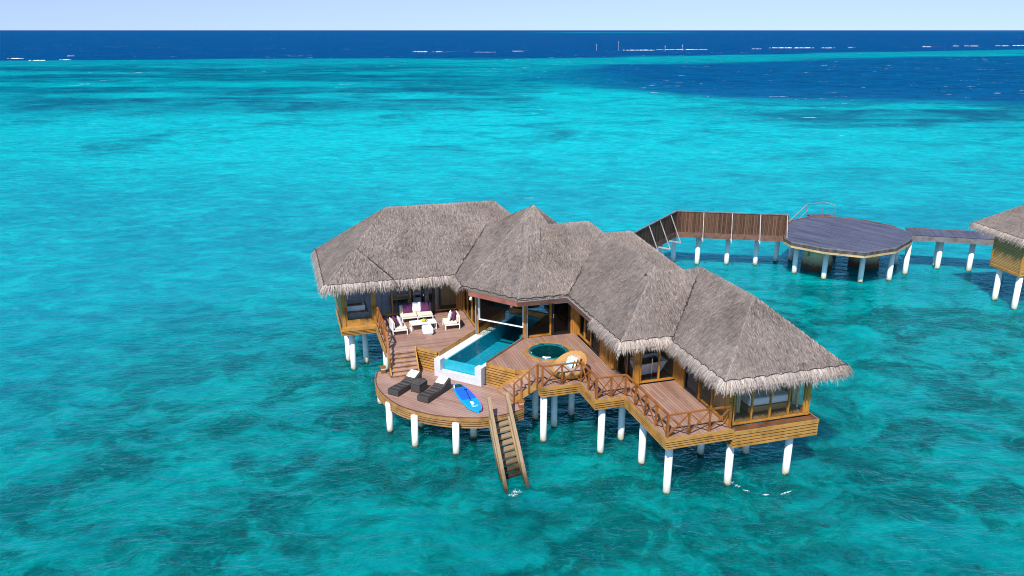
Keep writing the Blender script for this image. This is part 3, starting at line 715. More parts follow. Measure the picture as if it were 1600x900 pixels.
# living room
window((4.5, 41.9), (6.52, 41.9), ZD, 4.95, (.98,), sill=.12)
def door(p, q, z0, z1, leaves=2):
    fo = window(p, q, z0, z1, (), .10, 0, frame='black', name='door')
    P, Q = Vector((*p, 0)), Vector((*q, 0)); d = (Q-P).normalized(); L = (Q-P).length
    n = Vector((d.y, -d.x, 0))
    if leaves == 2:
        m = MB(); c_ = P+d*L/2; m.bar((c_.x, c_.y, z0+.1), (c_.x, c_.y, z1-.1), .09, .20, d); m.build('stile', M['black'], fo)
    h = P+d*(L/2 if leaves == 2 else .06)+n*.09; m = MB(); m.tube([(h.x, h.y, z0+.95), (h.x+d.x*.02, h.y+d.y*.02, z0+1.2)], .018, 6); m.build('handle', M['chrome'], fo)
    return fo
door((6.56, 41.9), (7.86, 41.9), ZD, 4.9)
window((7.9, 41.9), (9.18, 41.9), ZD, 4.95, (), sill=.10)
wall((9.2, 41.9), (9.5, 41.9), ZD, 4.95)
window((9.52, 41.82), (9.52, 38.85), ZD, 4.75, (1.0, 2.0), .06)
post(9.52, 38.75, ZD-.35, 4.72, .15); post(9.44, 38.64, ZD-.3, 4.70, .05, 'gutter', 'downpipe')
# pavilion glass over the pool
P1, P2 = (9.62, 38.62), (11.52, 36.75)
window(P1, P2, 2.97, 4.72, (), .045, frame='white')
post(11.55, 36.72, 2.1, 4.70, .14); post(11.66, 36.62, ZD, 4.66, .05, 'gutter', 'downpipe')
window((11.64, 36.78), (13.02, 36.78), ZD, 4.72, (), .08)
door((13.06, 36.78), (14.06, 36.78), ZD, 4.72, 1)
wall((14.08, 36.72), (14.36, 36.72), ZD, 4.75)
# side wall of the bathroom wing
wall((14.36, 36.66), (14.36, 36.3), ZD, 4.75)
window((14.36, 36.28), (14.36, 34.45), ZD, 4.9, (.9,), .08, .10)
door((14.36, 34.42), (14.36, 33.3), ZD, 4.9, 1)
post(14.36, 33.22, ZD, 4.9, .10)
wall((14.36, 33.16), (14.36, 32.25), ZD, 4.9, 'woodpanel'); post(14.34, 32.2, ZD, 4.9, .14); wall((14.36, 32.12), (14.36, 31.8), ZD, 4.9)
wall((14.36, 31.72), (14.60, 31.72), ZD, 4.9)
door((14.62, 31.64), (14.62, 30.75), ZD, 5.0, 1)
post(14.62, 30.7, ZD, 5.0, .08)
window((14.62, 30.64), (14.62, 30.0), ZD, 5.0, (), .06, frame='black')
post(14.66, 29.88, ZD, 4.95, .22)
window((14.80, 29.85), (16.58, 29.85), ZD, 4.95, (.95,), .08, .06)
wall((16.62, 29.78), (16.62, 28.95), ZD, 5.1)
door((16.62, 28.93), (16.62, 27.75), ZD, 5.0, 1)
window((16.62, 27.72), (16.62, 25.5), ZD, 5.0, (1.1,), .07, .05)
def dotted(a, b, z0, z1, w, da, db):
    o = post(a, b, z0, z1, w, 'wood'); k = z0+.12
    while k < z1-.1:
        m = MB(); m.bar((a+da*(w/2+.0), b+db*(w/2), k), (a+da*(w/2+.012), b+db*(w/2+.012), k), .05, .045); k += .19; m.build('peg', M['black'], o)
dotted(16.66, 25.40, ZD-.1, 4.8, .2, .0, -1)
window((16.80, 25.35), (20.22, 25.35), ZD-.08, 4.8, (.88, 1.75, 2.62), .07, .0)
dotted(20.34, 25.40, ZD-.1, 4.8, .2, 1, 0)
window((20.36, 25.52), (20.36, 28.3), ZD-.05, 4.9, (1.3,), .07)
window((20.36, 28.34), (20.36, 33.5), ZD-.05, 4.9, (1.3, 2.6, 3.9), .07)  # unseen rear side glazing, added to bring skylight into the bedroom
window((20.3, 33.6), (18.6, 33.6), ZD-.05, 4.9, (), .07); wall((18.6, 33.6), (18.6, 41.5), ZD-.5, 5.0); wall((18.6, 41.5), (15.5, 44), ZD-.5, 5.0, 'darkwall'); wall((15.5, 44), (9.6, 44), ZD-.5, 4.95, 'darkwall')  # the short back window is also added out of view for bedroom light
wall((9.5, 44.1), (9.5, 47.6), ZD-.5, 5.0); window((9.5, 47.6), (2.8, 47.6), ZD, 4.9, (1.6, 3.3, 5.0), .07); wall((2.75, 47.6), (2.75, 41.6), 1.95, 5.0)  # unseen back glazing added to let daylight into the living room
wall((9.5, 41.98), (9.5, 44.0), ZD, 4.95, 'ply')
# corner room with its ledge
post(2.78, 41.5, 2.25, 4.95, .18); post(4.46, 41.5, 2.25, 4.95, .14)
window((2.88, 41.5), (4.38, 41.5), 2.50, 4.95, (), .09)
wall((2.70, 41.5), (4.53, 41.5), 2.22, 2.50, 'slat', .10)
part(villa, 'ledge', M['slat'], lambda m: m.prism([(2.62, 41.15), (4.5, 41.15), (4.5, 41.44), (2.62, 41.44)], 2.15, 2.24, (1, 0, 0)))
part(villa, 'skirting', [M['slat'], M['gapdark']], lambda m: slatted(m, [(2.62, 44.8), (2.62, 41.15), (4.48, 41.15)], 1.85, 2.19, 3, .03, .10))
wall((4.5, 41.56), (4.5, 41.84), ZD, 4.95)
# bedroom bay ledge
part(villa, 'ledge', M['brownledge'] if 'brownledge' in M else M['edge_dark'], lambda m: m.prism([(16.72, 24.95), (20.62, 24.95), (20.62, 25.28), (16.72, 25.28)], 2.17, 2.262, (1, 0, 0)))
part(villa, 'skirting', [M['slat'], M['gapdark']], lambda m: slatted(m, [(16.70, 25.45), (16.70, 24.95), (20.62, 24.95), (20.62, 33.0)], 1.52, 2.25, 4, .03, .17))
# floors
part(villa, 'floor', M['warmfloor'], lambda m: m.prism([(16.68, 25.44), (20.28, 25.44), (20.28, 33.5), (16.68, 33.5)], 2.2, ZD-.03, (0, 1, 0)))
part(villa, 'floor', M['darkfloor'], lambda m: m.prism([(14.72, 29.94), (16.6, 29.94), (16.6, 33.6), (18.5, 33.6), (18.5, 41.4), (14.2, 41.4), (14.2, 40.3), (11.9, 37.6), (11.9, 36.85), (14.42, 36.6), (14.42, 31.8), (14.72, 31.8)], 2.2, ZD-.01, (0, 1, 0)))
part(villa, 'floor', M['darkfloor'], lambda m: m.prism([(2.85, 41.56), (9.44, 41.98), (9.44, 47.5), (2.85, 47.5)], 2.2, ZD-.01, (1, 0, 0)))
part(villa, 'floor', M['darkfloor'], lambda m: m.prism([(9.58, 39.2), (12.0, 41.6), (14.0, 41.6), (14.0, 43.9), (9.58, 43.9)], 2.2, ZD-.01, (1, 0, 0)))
def soffit(poly, z): part(villa, 'ceiling', M['edge_dark'], lambda m: m.prism(poly, z, z+.05))
part(villa, 'ceiling', M['palewall'], lambda m: m.prism([(16.7, 25.45), (20.3, 25.45), (20.3, 33.5), (16.7, 33.5)], 4.95, 5.0))  # pale bedroom ceiling put in to bounce light into the room
part(villa, 'ceiling', M['palewall'], lambda m: m.prism([(2.8, 41.7), (9.45, 41.98), (9.45, 47.5), (2.8, 47.5)], 5.02, 5.07))
# piles under the house
for (x, y, tp) in ((8.77, 28.42, 1.6), (11.40, 29.21, 1.6), (8.22, 30.84, 2.0), (11.0, 33.4, 1.6), (9.6, 36.2, 1.9), (6.6, 36.4, 2.1), (6.1, 40.5, 2.1), (-8.62, 39.94, 1.95), (-9.14, 41.18, 1.95), (-8.1, 40.9, 1.95), (-7.6, 44.5, 2.1), (-3.6, 46.0, 2.1), (2.5, 43.0, 2.1), (-10.3, 46.0, 2.0), (10.2, 30.9, 1.6)):
    pile(villa, *W2L(x*KW, y*KW), tp)
# ------------------------------------------------------------------ things inside, seen through the glass
def bed():
    b = thing('bed', 'double bed with white mattress on a wooden base behind the bay window', 'bed', (19.1, 27.4, ZD))
    part(b, 'bed_base', M['ply'], lambda m: m.box(17.95, 20.05, 25.95, 28.2, ZD-.03, ZD+.24), bevel=.02)
    part(b, 'mattress', M['whitefab'], lambda m: m.box(18.0, 20.0, 26.0, 28.2, ZD+.245, ZD+.58), bevel=.08)
    part(b, 'headboard', M['ply'], lambda m: m.box(17.9, 20.1, 28.22, 28.32, ZD, ZD+1.3))
    for a in (18.5, 19.45): part(b, 'pillow', M['whitefab'], lambda m: m.box(a-.35, a+.35, 27.7, 28.15, ZD+.59, ZD+.76), bevel=.07)
bed()
def curtain(a0, b0, a1, b1, label):
    m = MB(); n = 40; P = []
    for k in range(n+1):
        s_ = k/n; o = .05*math.sin(s_*n*.9); d = Vector((a1-a0, b1-b0)).normalized(); P.append((a0+(a1-a0)*s_-d.y*o, b0+(b1-b0)*s_+d.x*o))
    V = [(x, y, ZD+.03) for x, y in P]+[(x, y, 4.8) for x, y in P]
    m.add(V, [(k, k+1, n+2+k, n+1+k) for k in range(n)]); o = m.build('curtain', M['curtain'], None, True, base=(a0, b0, ZD)); w = L2W(a0, b0); o.location = (*w, ZD); o.rotation_euler = (0, 0, AN)
    tag(o, label, 'curtain'); return o
curtain(20.22, 25.75, 20.22, 27.6, 'cream curtain hanging at the right end of the bedroom bay window')
curtain(17.35, 26.3, 17.6, 26.0, 'cream curtain gathered beside the wooden screen in the bedroom')
w_ = thing('room_screen', 'pale plywood screen standing inside the left corner of the bedroom', 'screen', (17.1, 26.2, ZD))
part(w_, 'panel', M['ply'], lambda m: m.box(16.85, 17.45, 26.05, 26.16, ZD-.02, 4.6)); part(w_, 'panel', M['ply'], lambda m: m.box(16.85, 16.93, 26.17, 27.0, ZD-.02, 4.6))
def bathtub():
    b = thing('bathtub', 'white angular bathtub filled with water behind the bathroom glass', 'bathtub', (15.7, 30.9, ZD))
    o = [(14.95, 30.35), (16.5, 30.55), (16.5, 31.55), (14.95, 31.3)]; c_ = (15.72, 30.95)
    sc = lambda k, pl: [(c_[0]+(x-c_[0])*k, c_[1]+(y-c_[1])*k) for x, y in pl]
    def f(m):
        A0, A1, A2, A3 = sc(.72, o), sc(1.05, o), sc(.93, o), sc(.75, o); z = (ZD+.1, ZD+.68, ZD+.68, ZD+.25); V = []
        for q, h in zip((A0, A1, A2, A3), z): V += [(x, y, h) for x, y in q]
        m.add(V, [(i*4+k, i*4+(k+1) % 4, (i+1)*4+(k+1) % 4, (i+1)*4+k) for i in range(3) for k in range(4)]+[(12, 13, 14, 15)])
    part(b, 'tub_shell', M['white'], f)
    part(b, 'water', M['tubwater'], lambda m: m.add([(x, y, ZD+.55) for x, y in sc(.88, o)], [(0, 1, 2, 3)]))
    part(b, 'tap', M['chrome'], lambda m: m.tube([(15.6, 30.22, ZD), (15.6, 30.22, ZD+1.0), (15.6, 30.32, ZD+1.06), (15.6, 30.5, ZD+.98)], .022, 6))
bathtub()
d_ = thing('desk', 'pale wooden writing desk inside the living room window', 'desk', (6.0, 42.9, ZD))
part(d_, 'desk_top', M['ply'], lambda m: m.box(5.55, 6.75, 42.6, 43.2, ZD+.72, ZD+.78))
for a in (5.6, 6.7):
    for b in (42.65, 43.15): part(d_, 'leg', M['ply'], lambda m: m.box(a-.03, a+.03, b-.03, b+.03, ZD, ZD+.72))
q_ = thing('round_ottoman', 'round white ribbed ottoman behind the black glass doors', 'ottoman', (7.2, 43.4, ZD))
part(q_, 'body', M['whitefab'], lambda m: m.lathe(7.2, 43.4, [(.5, ZD+.02), (.62, ZD+.15), (.6, ZD+.62), (.55, ZD+.66)], 28), True)
part(q_, 'top', M['black'], lambda m: m.lathe(7.2, 43.4, [(.55, ZD+.66), (.001, ZD+.67)], 28))
t_ = thing('tray', 'small round white tray on the round ottoman', 'tray', (7.15, 43.35, ZD+.67)); part(t_, 'dish', M['white'], lambda m: m.lathe(7.15, 43.35, [(.001, ZD+.68), (.12, ZD+.68), (.17, ZD+.75)], 20))
s_ = thing('indoor_sofa', 'long pale sofa at the back of the living room', 'sofa', (7.2, 45.8, ZD))
part(s_, 'seat', M['palewall'], lambda m: m.box(5.9, 8.6, 45.2, 46.2, ZD+.05, ZD+.45), bevel=.05); part(s_, 'backrest', M['palewall'], lambda m: m.box(5.9, 8.6, 46.2, 46.5, ZD+.05, ZD+.9), bevel=.05)
l_ = thing('floor_lamp', 'thin floor lamp with round grey base at the left of the living room window', 'lamp', (4.95, 42.4, ZD))
part(l_, 'base', M['steel'], lambda m: m.lathe(4.95, 42.4, [(.001, ZD+.04), (.2, ZD+.035), (.22, ZD)], 20)); part(l_, 'stem', M['steel'], lambda m: m.tube([(4.95, 42.4, ZD+.03), (5.05, 42.5, 4.3)], .02, 6))
b_ = thing('corner_bathtub', 'white rectangular tub on a grey stone plinth in the corner room', 'bathtub', (3.5, 42.6, ZD))
part(b_, 'plinth', M['stone'], lambda m: m.box(2.9, 4.15, 41.75, 43.6, ZD+.0, ZD+.5)); part(b_, 'tub_body', M['white'], lambda m: [m.box(2.98, 4.0, 42.05, 42.15, ZD+.505, ZD+.78), m.box(2.98, 4.0, 43.3, 43.4, ZD+.505, ZD+.78), m.box(2.98, 3.08, 42.15, 43.3, ZD+.505, ZD+.78), m.box(3.9, 4.0, 42.15, 43.3, ZD+.505, ZD+.78)])
h_ = thing('pendant_lamp', 'large white drum pendant lamp hanging inside the pavilion', 'lamp', (13.0, 38.6, 4.2))
part(h_, 'lamp_shade', M['whitefab'], lambda m: m.lathe(13.0, 38.6, [(.001, 4.72), (.48, 4.72), (.55, 4.3), (.5, 4.28), (.001, 4.3)], 28), True); part(h_, 'cord', M['black'], lambda m: m.tube([(13.0, 38.6, 4.7), (13.0, 38.6, 7.8)], .012, 5))
wd_ = thing('wardrobe', 'tall light wood wardrobe at the right end of the living room', 'wardrobe', (8.9, 43.4, ZD)); part(wd_, 'cabinet', M['ply'], lambda m: m.box(8.45, 9.4, 43.0, 43.7, ZD, 4.7)); part(wd_, 'door', M['ply'], lambda m: m.box(8.47, 8.92, 42.97, 42.995, ZD+.05, 4.65)); part(wd_, 'door', M['ply'], lambda m: m.box(8.94, 9.38, 42.97, 42.995, ZD+.05, 4.65))

# ================================================================== DECKS
lounge = thing('lounge_deck', 'raised upper timber deck carrying the white lounge set left of the pool', 'deck', (7, 39, 0))
LP = [(4.5, 41.84), (4.5, 37.3), (5.95, 37.25), (6.9, 36.2), (9.44, 38.74), (9.44, 41.84)]
part(lounge, 'planks', M['deck'], lambda m: m.prism(LP, ZD-.08, ZD, (1, 0, 0)))
part(lounge, 'skirting', [M['slat'], M['gapdark']], lambda m: slatted(m, [(5.97, 37.2), (6.86, 36.24)], ZL+.01, ZD-.005, 7, .03, .16))
part(lounge, 'edge_board', M['slat'], lambda m: m.bar((6.93, 36.19, ZD-.125), (9.47, 38.73, ZD-.125), .05, .25))
part(lounge, 'side_skirting', [M['slat'], M['gapdark']], lambda m: slatted(m, [(4.46, 41.0), (4.46, 37.35)], 1.9, ZD-.005, 3, .03, .16))
for a, b in ((4.9, 41.2), (5.0, 38.2), (7.4, 39.0), (9.2, 40.6)): pile(lounge, a, b, ZD-.1)
spa = thing('spa_deck', 'stepped timber deck around the round hot tub on the right of the pool', 'deck', (13, 31, 0))
SP = [(13.7, 24.95), (16.56, 24.95), (16.56, 29.78), (14.54, 29.78), (14.54, 31.64), (14.28, 31.64), (14.28, 36.66), (11.5, 36.70), (8.86, 34.22), (9.95, 33.0), (10.62, 32.86), (10.5, 30.78), (12.35, 30.78), (12.35, 28.93), (13.7, 28.93)]
part(spa, 'planks', M['deck'], lambda m: m.prism(SP, ZD-.08, ZD, (0, 1, 0)))
part(spa, 'edge_trim', M['edge_dark'], lambda m: m.bar((8.86, 34.20, ZD+.012), (11.5, 36.72, ZD+.012), .13, .03))
part(spa, 'skirting', [M['slat'], M['gapdark']], lambda m: slatted(m, [(8.86, 34.22), (9.97, 32.98)], ZL+.01, ZD-.004, 7, .03, .2))
part(spa, 'skirting', [M['slat'], M['gapdark']], lambda m: slatted(m, [(9.97, 32.98), (10.62, 32.84)], 1.95, ZD-.004, 2, .03, .2))
part(spa, 'skirting', [M['slat'], M['gapdark']], lambda m: slatted(m, [(10.5, 31.15), (10.5, 30.78), (12.35, 30.78), (12.35, 28.93), (13.7, 28.93), (13.7, 24.95), (16.68, 24.95)], 1.92, ZD-.004, 3, .03, .17))
for (x, y) in ((6.17, 27.76), (5.52, 30.03), (4.92, 32.16), (3.87, 30.95), (1.41, 31.98), (1.10, 34.09), (1.95, 33.3), (2.85, 34.6), (6.6, 32.6), (4.3, 36.0), (1.6, 36.6)): pile(spa, *W2L(x*KW, y*KW), 2.05)
sund = thing('sun_deck', 'low rounded timber deck with the two dark loungers and the paddle board', 'deck', (7, 33.5, 0))
def curve(pts, n=6):
    out = []; P = [Vector((*p, 0)) for p in pts]; P = [P[0]*2-P[1]]+P+[P[-1]*2-P[-2]]
    for i in range(1, len(P)-2):
        for k in range(n):
            s_ = k/n; a, b, c_, d = P[i-1:i+3]
            q = .5*((2*b)+(c_-a)*s_+(2*a-5*b+4*c_-d)*s_*s_+(3*b-a-3*c_+d)*s_**3); out.append((q.x, q.y))
    out.append((P[-2].x, P[-2].y)); return out
rim = curve([(3.95, 37.15), (3.74, 36.1), (3.80, 34.9), (4.34, 33.28), (5.31, 32.1), (6.34, 31.38), (7.4, 30.95), (8.09, 30.84), (8.84, 30.88), (9.75, 31.16)])
part(sund, 'planks', M['deck_sun'], lambda m: m.prism(rim+[(9.98, 31.9), (9.9, 33.0), (8.86, 34.15), (8.6, 34.15), (6.75, 36.0), (6.85, 36.2), (5.95, 37.2), (4.45, 37.25)], ZL-.07, ZL, (1, -1, 0)))
part(sund, 'edge_trim', M['edge_dark'], lambda m: [m.bar((*rim[i], ZL+.006), (*rim[i+1], ZL+.006), .05, .03) for i in range(len(rim)-1)])
part(sund, 'skirting', [M['slat_weathered'], M['gapdark']], lambda m: slatted(m, rim+[(9.98, 31.9)], .76, ZL-.012, 3, .035, .15))
for (x, y) in ((-2.43, 30.84), (-1.74, 32.28), (-4.30, 31.57), (-5.61, 32.88), (-6.51, 35.79), (-4.25, 33.3), (-2.75, 33.6), (-.55, 32.9), (-3.9, 35.2)): pile(sund, *W2L(x*KW, y*KW), 1.1)
# stairs
def stairs(name, label, B0, B1, T0, T1, zb, zt, n, stringers=(True, True), mat='tread', rise=True, overhang=0.):
    base = ((B0[0]+B1[0])/2, (B0[1]+B1[1])/2, zb); o = thing(name, label, 'stairs', base)
    B0, B1, T0, T1 = [Vector((*p, 0)) for p in (B0, B1, T0, T1)]
    for k in range(n):
        f0, f1 = k/n, (k+1)/n; z = zb+(zt-zb)*(k+1)/(n+1); a, b, c_, d = B0.lerp(T0, f0), B1.lerp(T1, f0), B1.lerp(T1, f1), B0.lerp(T0, f1)
        ex = (a-d).normalized()*.03
        def f(m):
            m.prism([(a+ex).xy[:], (b+ex).xy[:], c_.xy[:], d.xy[:]], z-.06, z, tuple((b-a).normalized()))
        part(o, 'step', M[mat], f)
        if rise: part(o, 'riser', M['slat_weathered'], lambda m: m.bar((a-ex*.5+Vector((0, 0, z-.115))), (b-ex*.5+Vector((0, 0, z-.11))), .02, .125))
    zl_ = zb+(zt-zb)*n/(n+1); part(o, 'riser', M['tread'], lambda m: m.bar(T0+Vector((0, 0, (zl_+zt)/2-.02)), T1+Vector((0, 0, (zl_+zt)/2-.02)), .02, zt-zl_))
    for i, (p, q) in enumerate(((B0, T0), (B1, T1))):
        if stringers[i]: part(o, 'stringer', M['slat'], lambda m: m.bar(p+Vector((0, 0, zb+.10)), q+Vector((0, 0, zt-.06)), .06, .26))
    return o
stairs('staircase', 'broad timber staircase from the lounge deck down to the sun deck', (4.52, 36.18), (5.9, 36.22), (4.52, 37.28), (5.9, 37.24), ZL, ZD, 6)
stairs('staircase', 'angled timber staircase with one handrail from the spa deck down to the sun deck', (9.12, 33.2), (9.5, 31.85), (10.58, 32.82), (10.47, 31.2), ZL, ZD, 6, rise=True)
def railing(label, p, q, z0, z1, n, h=.98, brace=True, mid=False, skip0=False, skip1=False):
    P, Q = Vector((*p, z0)), Vector((*q, z1)); o = thing('railing', label, 'railing', (p[0], p[1], z0)); up = Vector((0, 0, 1))
    part(o, 'top_rail', M['rail'], lambda m: m.bar(P+up*h, Q+up*h, .10, .05))
    for k in range(n+1):
        if (k == 0 and skip0) or (k == n and skip1): continue
        s = P.lerp(Q, k/n); part(o, 'post', M['rail'], lambda m: m.bar(s-up*.18, s+up*(h-.025), .075, .075, (Q-P).normalized()))
    if brace:
        for k in range(n):
            a, b = P.lerp(Q, k/n), P.lerp(Q, (k+1)/n)
            part(o, 'brace', M['rail'], lambda m: m.bar(a+up*.08, b+up*(h-.04), .035, .055)); part(o, 'brace', M['rail'], lambda m: m.bar(a.lerp(b, .0)+up*(h-.04), b+up*.08, .045, .05))
    return o
e = .05
railing('timber railing behind the rattan daybed, at the head of the angled stairs', (10.5+e, 30.78+e), (12.35-e+.1, 30.78+e), ZD, ZD, 2)
railing('short timber railing at the step running from the daybed corner towards the water', (12.35+e, 30.78), (12.35+e, 28.93+.1), ZD, ZD, 2, skip0=True)
railing('short front timber railing between the two steps of the spa deck', (12.35+e, 28.93+e), (13.7+e, 28.93+e), ZD, ZD, 2)
railing('long timber railing along the left side of the walkway beside the bathroom', (13.7+e, 28.93), (13.7+e, 24.95+.1), ZD, ZD, 4, skip0=True)
railing('timber railing across the front end of the walkway, next to the bedroom bay', (13.7+e, 24.95+e), (16.5, 24.95+e), ZD, ZD, 3)
railing('timber railing along the left edge of the lounge deck', (4.53, 41.2), (4.53, 37.35), ZD, ZD, 4)
railing('sloping handrail on the left side of the broad staircase', (4.50, 37.22), (4.50, 36.42), ZD, ZL, 1, .95, False)
o = railing('sloping handrail on the near side of the angled staircase', (10.40, 31.16), (9.5, 31.78), ZD, ZL+.05, 3, .95, False)
railing('tiny return railing at the top of the angled staircase', (10.44, 31.2), (10.52, 30.86), ZD, ZD, 1, .98, False, skip1=True)
# swim ladder
def ladder():
    A0, A1 = Vector((8.10, 30.9, ZL)), Vector((9.0, 31.12, ZL)); F0, F1 = Vector((7.80, 26.45, WZ-.95)), Vector((8.78, 26.67, WZ-.95))
    o = thing('swim_ladder', 'weathered timber ladder going down from the sun deck into the sea', 'ladder', (8.3, 29.2, 0))
    # upper hand timbers and lower side boards
    S = [(A0, F0), (A1, F1)]
    for p, q in S:
        d = (q-p); top = p-d*.03
        part(o, 'handrail', M['ladderwood'], lambda m: m.bar(top+Vector((0, 0, .75)), q+Vector((0, 0, .30)), .15, .18))
        part(o, 'side_board', M['ladderwood'], lambda m: m.bar(p+d*.03+Vector((0, 0, -.12)), q+Vector((0, 0, -.3)), .10, .34))
        part(o, 'post', M['ladderwood'], lambda m: m.bar(p+d*.03+Vector((0, 0, -.2)), p+d*.03+Vector((0, 0, .72)), .09, .09))
        part(o, 'post', M['ladderwood'], lambda m: m.bar(p.lerp(q, .62)+Vector((0, 0, -1.2)), p.lerp(q, .62)+Vector((0, 0, .42)), .09, .09))
    n = 17
    for k in range(n):
        f = (k+.6)/n; a, b = A0.lerp(F0, f), A1.lerp(F1, f)
        part(o, 'step', M['ladderwood'], lambda m: m.prism([(a.x+.05, a.y+.15), (b.x-.04, b.y+.15), (b.x-.04, b.y-.14), (a.x+.05, a.y-.14)], a.z-.08-.2*f, a.z-.2*f, (1, .2, 0)))
ladder()
# ================================================================== POOL (frame turned 45 degrees: p across, q along)
PA = AN-math.pi/4
pool = thing('plunge_pool', 'long turquoise infinity pool with white end wall running in under the pavilion roof', 'pool', (-19.3, 30.3, ZL), PA)
def u_wall(m):
    x0, x1, n0, n1, q0, q1, zt, zn = -20.72, -18.02, -20.36, -18.38, 30.09, 30.36, 2.17, 1.60
    m.box(x0, n0, q0, q1+.12, ZL+.004, zt); m.box(n1, x1, q0, q1+.12, ZL+.004, zt); m.box(n0, n1, q0, q1, ZL+.004, zn)
part(pool, 'end_wall', M['poolwall'], u_wall)
part(pool, 'overflow_glass', M['poolglass'], lambda m: m.box(-20.34, -18.40, 30.42, 30.47, ZL+.05, 2.105))
def basin(m):
    i0, i1, q0, q1, zb, zt = -20.14, -18.30, 30.475, 37.6, 1.30, 2.13
    m.box(i0, i1, q0, q1, zb-.1, zb); m.box(i0-.05, i0, q0, q1, zb, zt); m.box(i1, i1+.05, q0, q1, zb, zt); m.box(i0, i1, q1, q1+.08, zb, zt)
    m.box(i0-.5, i1+.05, q1+.081, q1+.30, 1.9, 2.15); m.box(i1-.35, i1, 35.2, 35.7, zb, 2.05)
part(pool, 'basin', M['pooltile'], basin)
part(pool, 'water', M['poolwater'], lambda m: m.add([(-20.138, 30.476, 2.10), (-18.302, 30.476, 2.10), (-18.302, 37.59, 2.10), (-20.138, 37.59, 2.10)], [(0, 1, 2, 3)]))
part(pool, 'coping', M['whitewall'], lambda m: m.box(-20.78, -20.195, 30.485, 33.95, 1.3, 2.15))
part(pool, 'coping', M['whitewall'], lambda m: m.box(-18.248, -18.03, 30.485, 34.1, 1.3, 2.14))
part(pool, 'gravel_strip', M['gravel'], lambda m: m.box(-20.6, -20.195, 33.97, 36.2, 1.8, 2.13))
part(pool, 'curb', M['wood'], lambda m: m.box(-20.85, -20.62, 34.1, 37.2, 2.0, ZD+.02)); part(pool, 'curb', M['wood'], lambda m: m.box(-20.8, -17.9, 37.91, 38.1, 2.0, ZD+.02)); part(pool, 'curb', M['fascia'], lambda m: m.box(-18.24, -18.06, 34.6, 37.66, 2.0, ZD-.02))
# ------------------------------------------------------------------ hot tub
TC = (12.12, 34.55)
tub = thing('hot_tub', 'round teal hot tub sunk into the spa deck with a wooden rim', 'hot tub', (*TC, ZD))
part(tub, 'rim', M['slat_weathered'], lambda m: m.lathe(*TC, [(1.0, ZD+.004), (1.0, ZD+.05), (1.26, ZD+.05), (1.27, ZD+.004)], 40))
part(tub, 'shell', M['tub'], lambda m: m.lathe(*TC, [(1.0, ZD+.045), (.99, ZD+.085), (.93, ZD+.09), (.86, ZD+.06), (.80, ZD+.012), (.001, ZD+.008)], 40), True)
part(tub, 'water', M['tubwater'], lambda m: m.lathe(*TC, [(.83, ZD+.045), (.001, ZD+.046)], 40))
for k in range(5):
    a = .5+k*1.26; part(tub, 'headrest', M['white'] if k == 3 else M['tub'], lambda m: m.tube([(TC[0]+.88*math.cos(a-.22), TC[1]+.88*math.sin(a-.22), ZD+.09), (TC[0]+.93*math.cos(a), TC[1]+.93*math.sin(a), ZD+.10), (TC[0]+.88*math.cos(a+.22), TC[1]+.88*math.sin(a+.22), ZD+.09)], .05, 8), True)
# ================================================================== FURNITURE
def frame_chair(name, label, cat, x, y, rz, w=.86, d=.80, seats=1, group=None):
    """low lounge seat; local frame: front is -y; built around its own base"""
    o = bpy.data.objects.new(name, None); COL.objects.link(o); o.location = (*L2W(x, y), ZD); o.rotation_euler = (0, 0, AN+rz); tag(o, label, cat, group); BASES[o.name] = Vector((0, 0, 0))
    W = w*seats; t_ = .045
    def fr(m):
        m.box(-W/2, W/2, -d/2, -d/2+t_, .24, .30); m.box(-W/2, W/2, d/2-t_, d/2, .24, .30); m.box(-W/2, -W/2+t_, -d/2+t_, d/2-t_, .24, .30); m.box(W/2-t_, W/2, -d/2+t_, d/2-t_, .24, .30)
    part(o, 'frame', M['white'], fr)
    for sx in (-1, 1):
        for sy in (-1, 1): part(o, 'leg', M['white'], lambda m: m.box(sx*(W/2-t_/2)-t_/2, sx*(W/2-t_/2)+t_/2, sy*(d/2-t_/2)-t_/2, sy*(d/2-t_/2)+t_/2, 0, .24))
    if seats == 2: part(o, 'leg', M['white'], lambda m: m.box(-t_/2, t_/2, -d/2, -d/2+t_, 0, .24))
    for k in range(seats):
        x0 = -W/2+k*w+.02; part(o, 'seat_cushion', M['cream'], lambda m: m.box(x0, x0+w-.04, -d/2+.01, d/2-.14, .305, .40), bevel=.03)
    part(o, 'backrest', M['white'], lambda m: m.box(-W/2, W/2, d/2-.06, d/2, .30, .76), bevel=.015)
    part(o, 'back_cushion', M['cream'], lambda m: m.box(-W/2+.02, W/2-.02, d/2-.15, d/2-.065, .40, .70), bevel=.03)
    return o
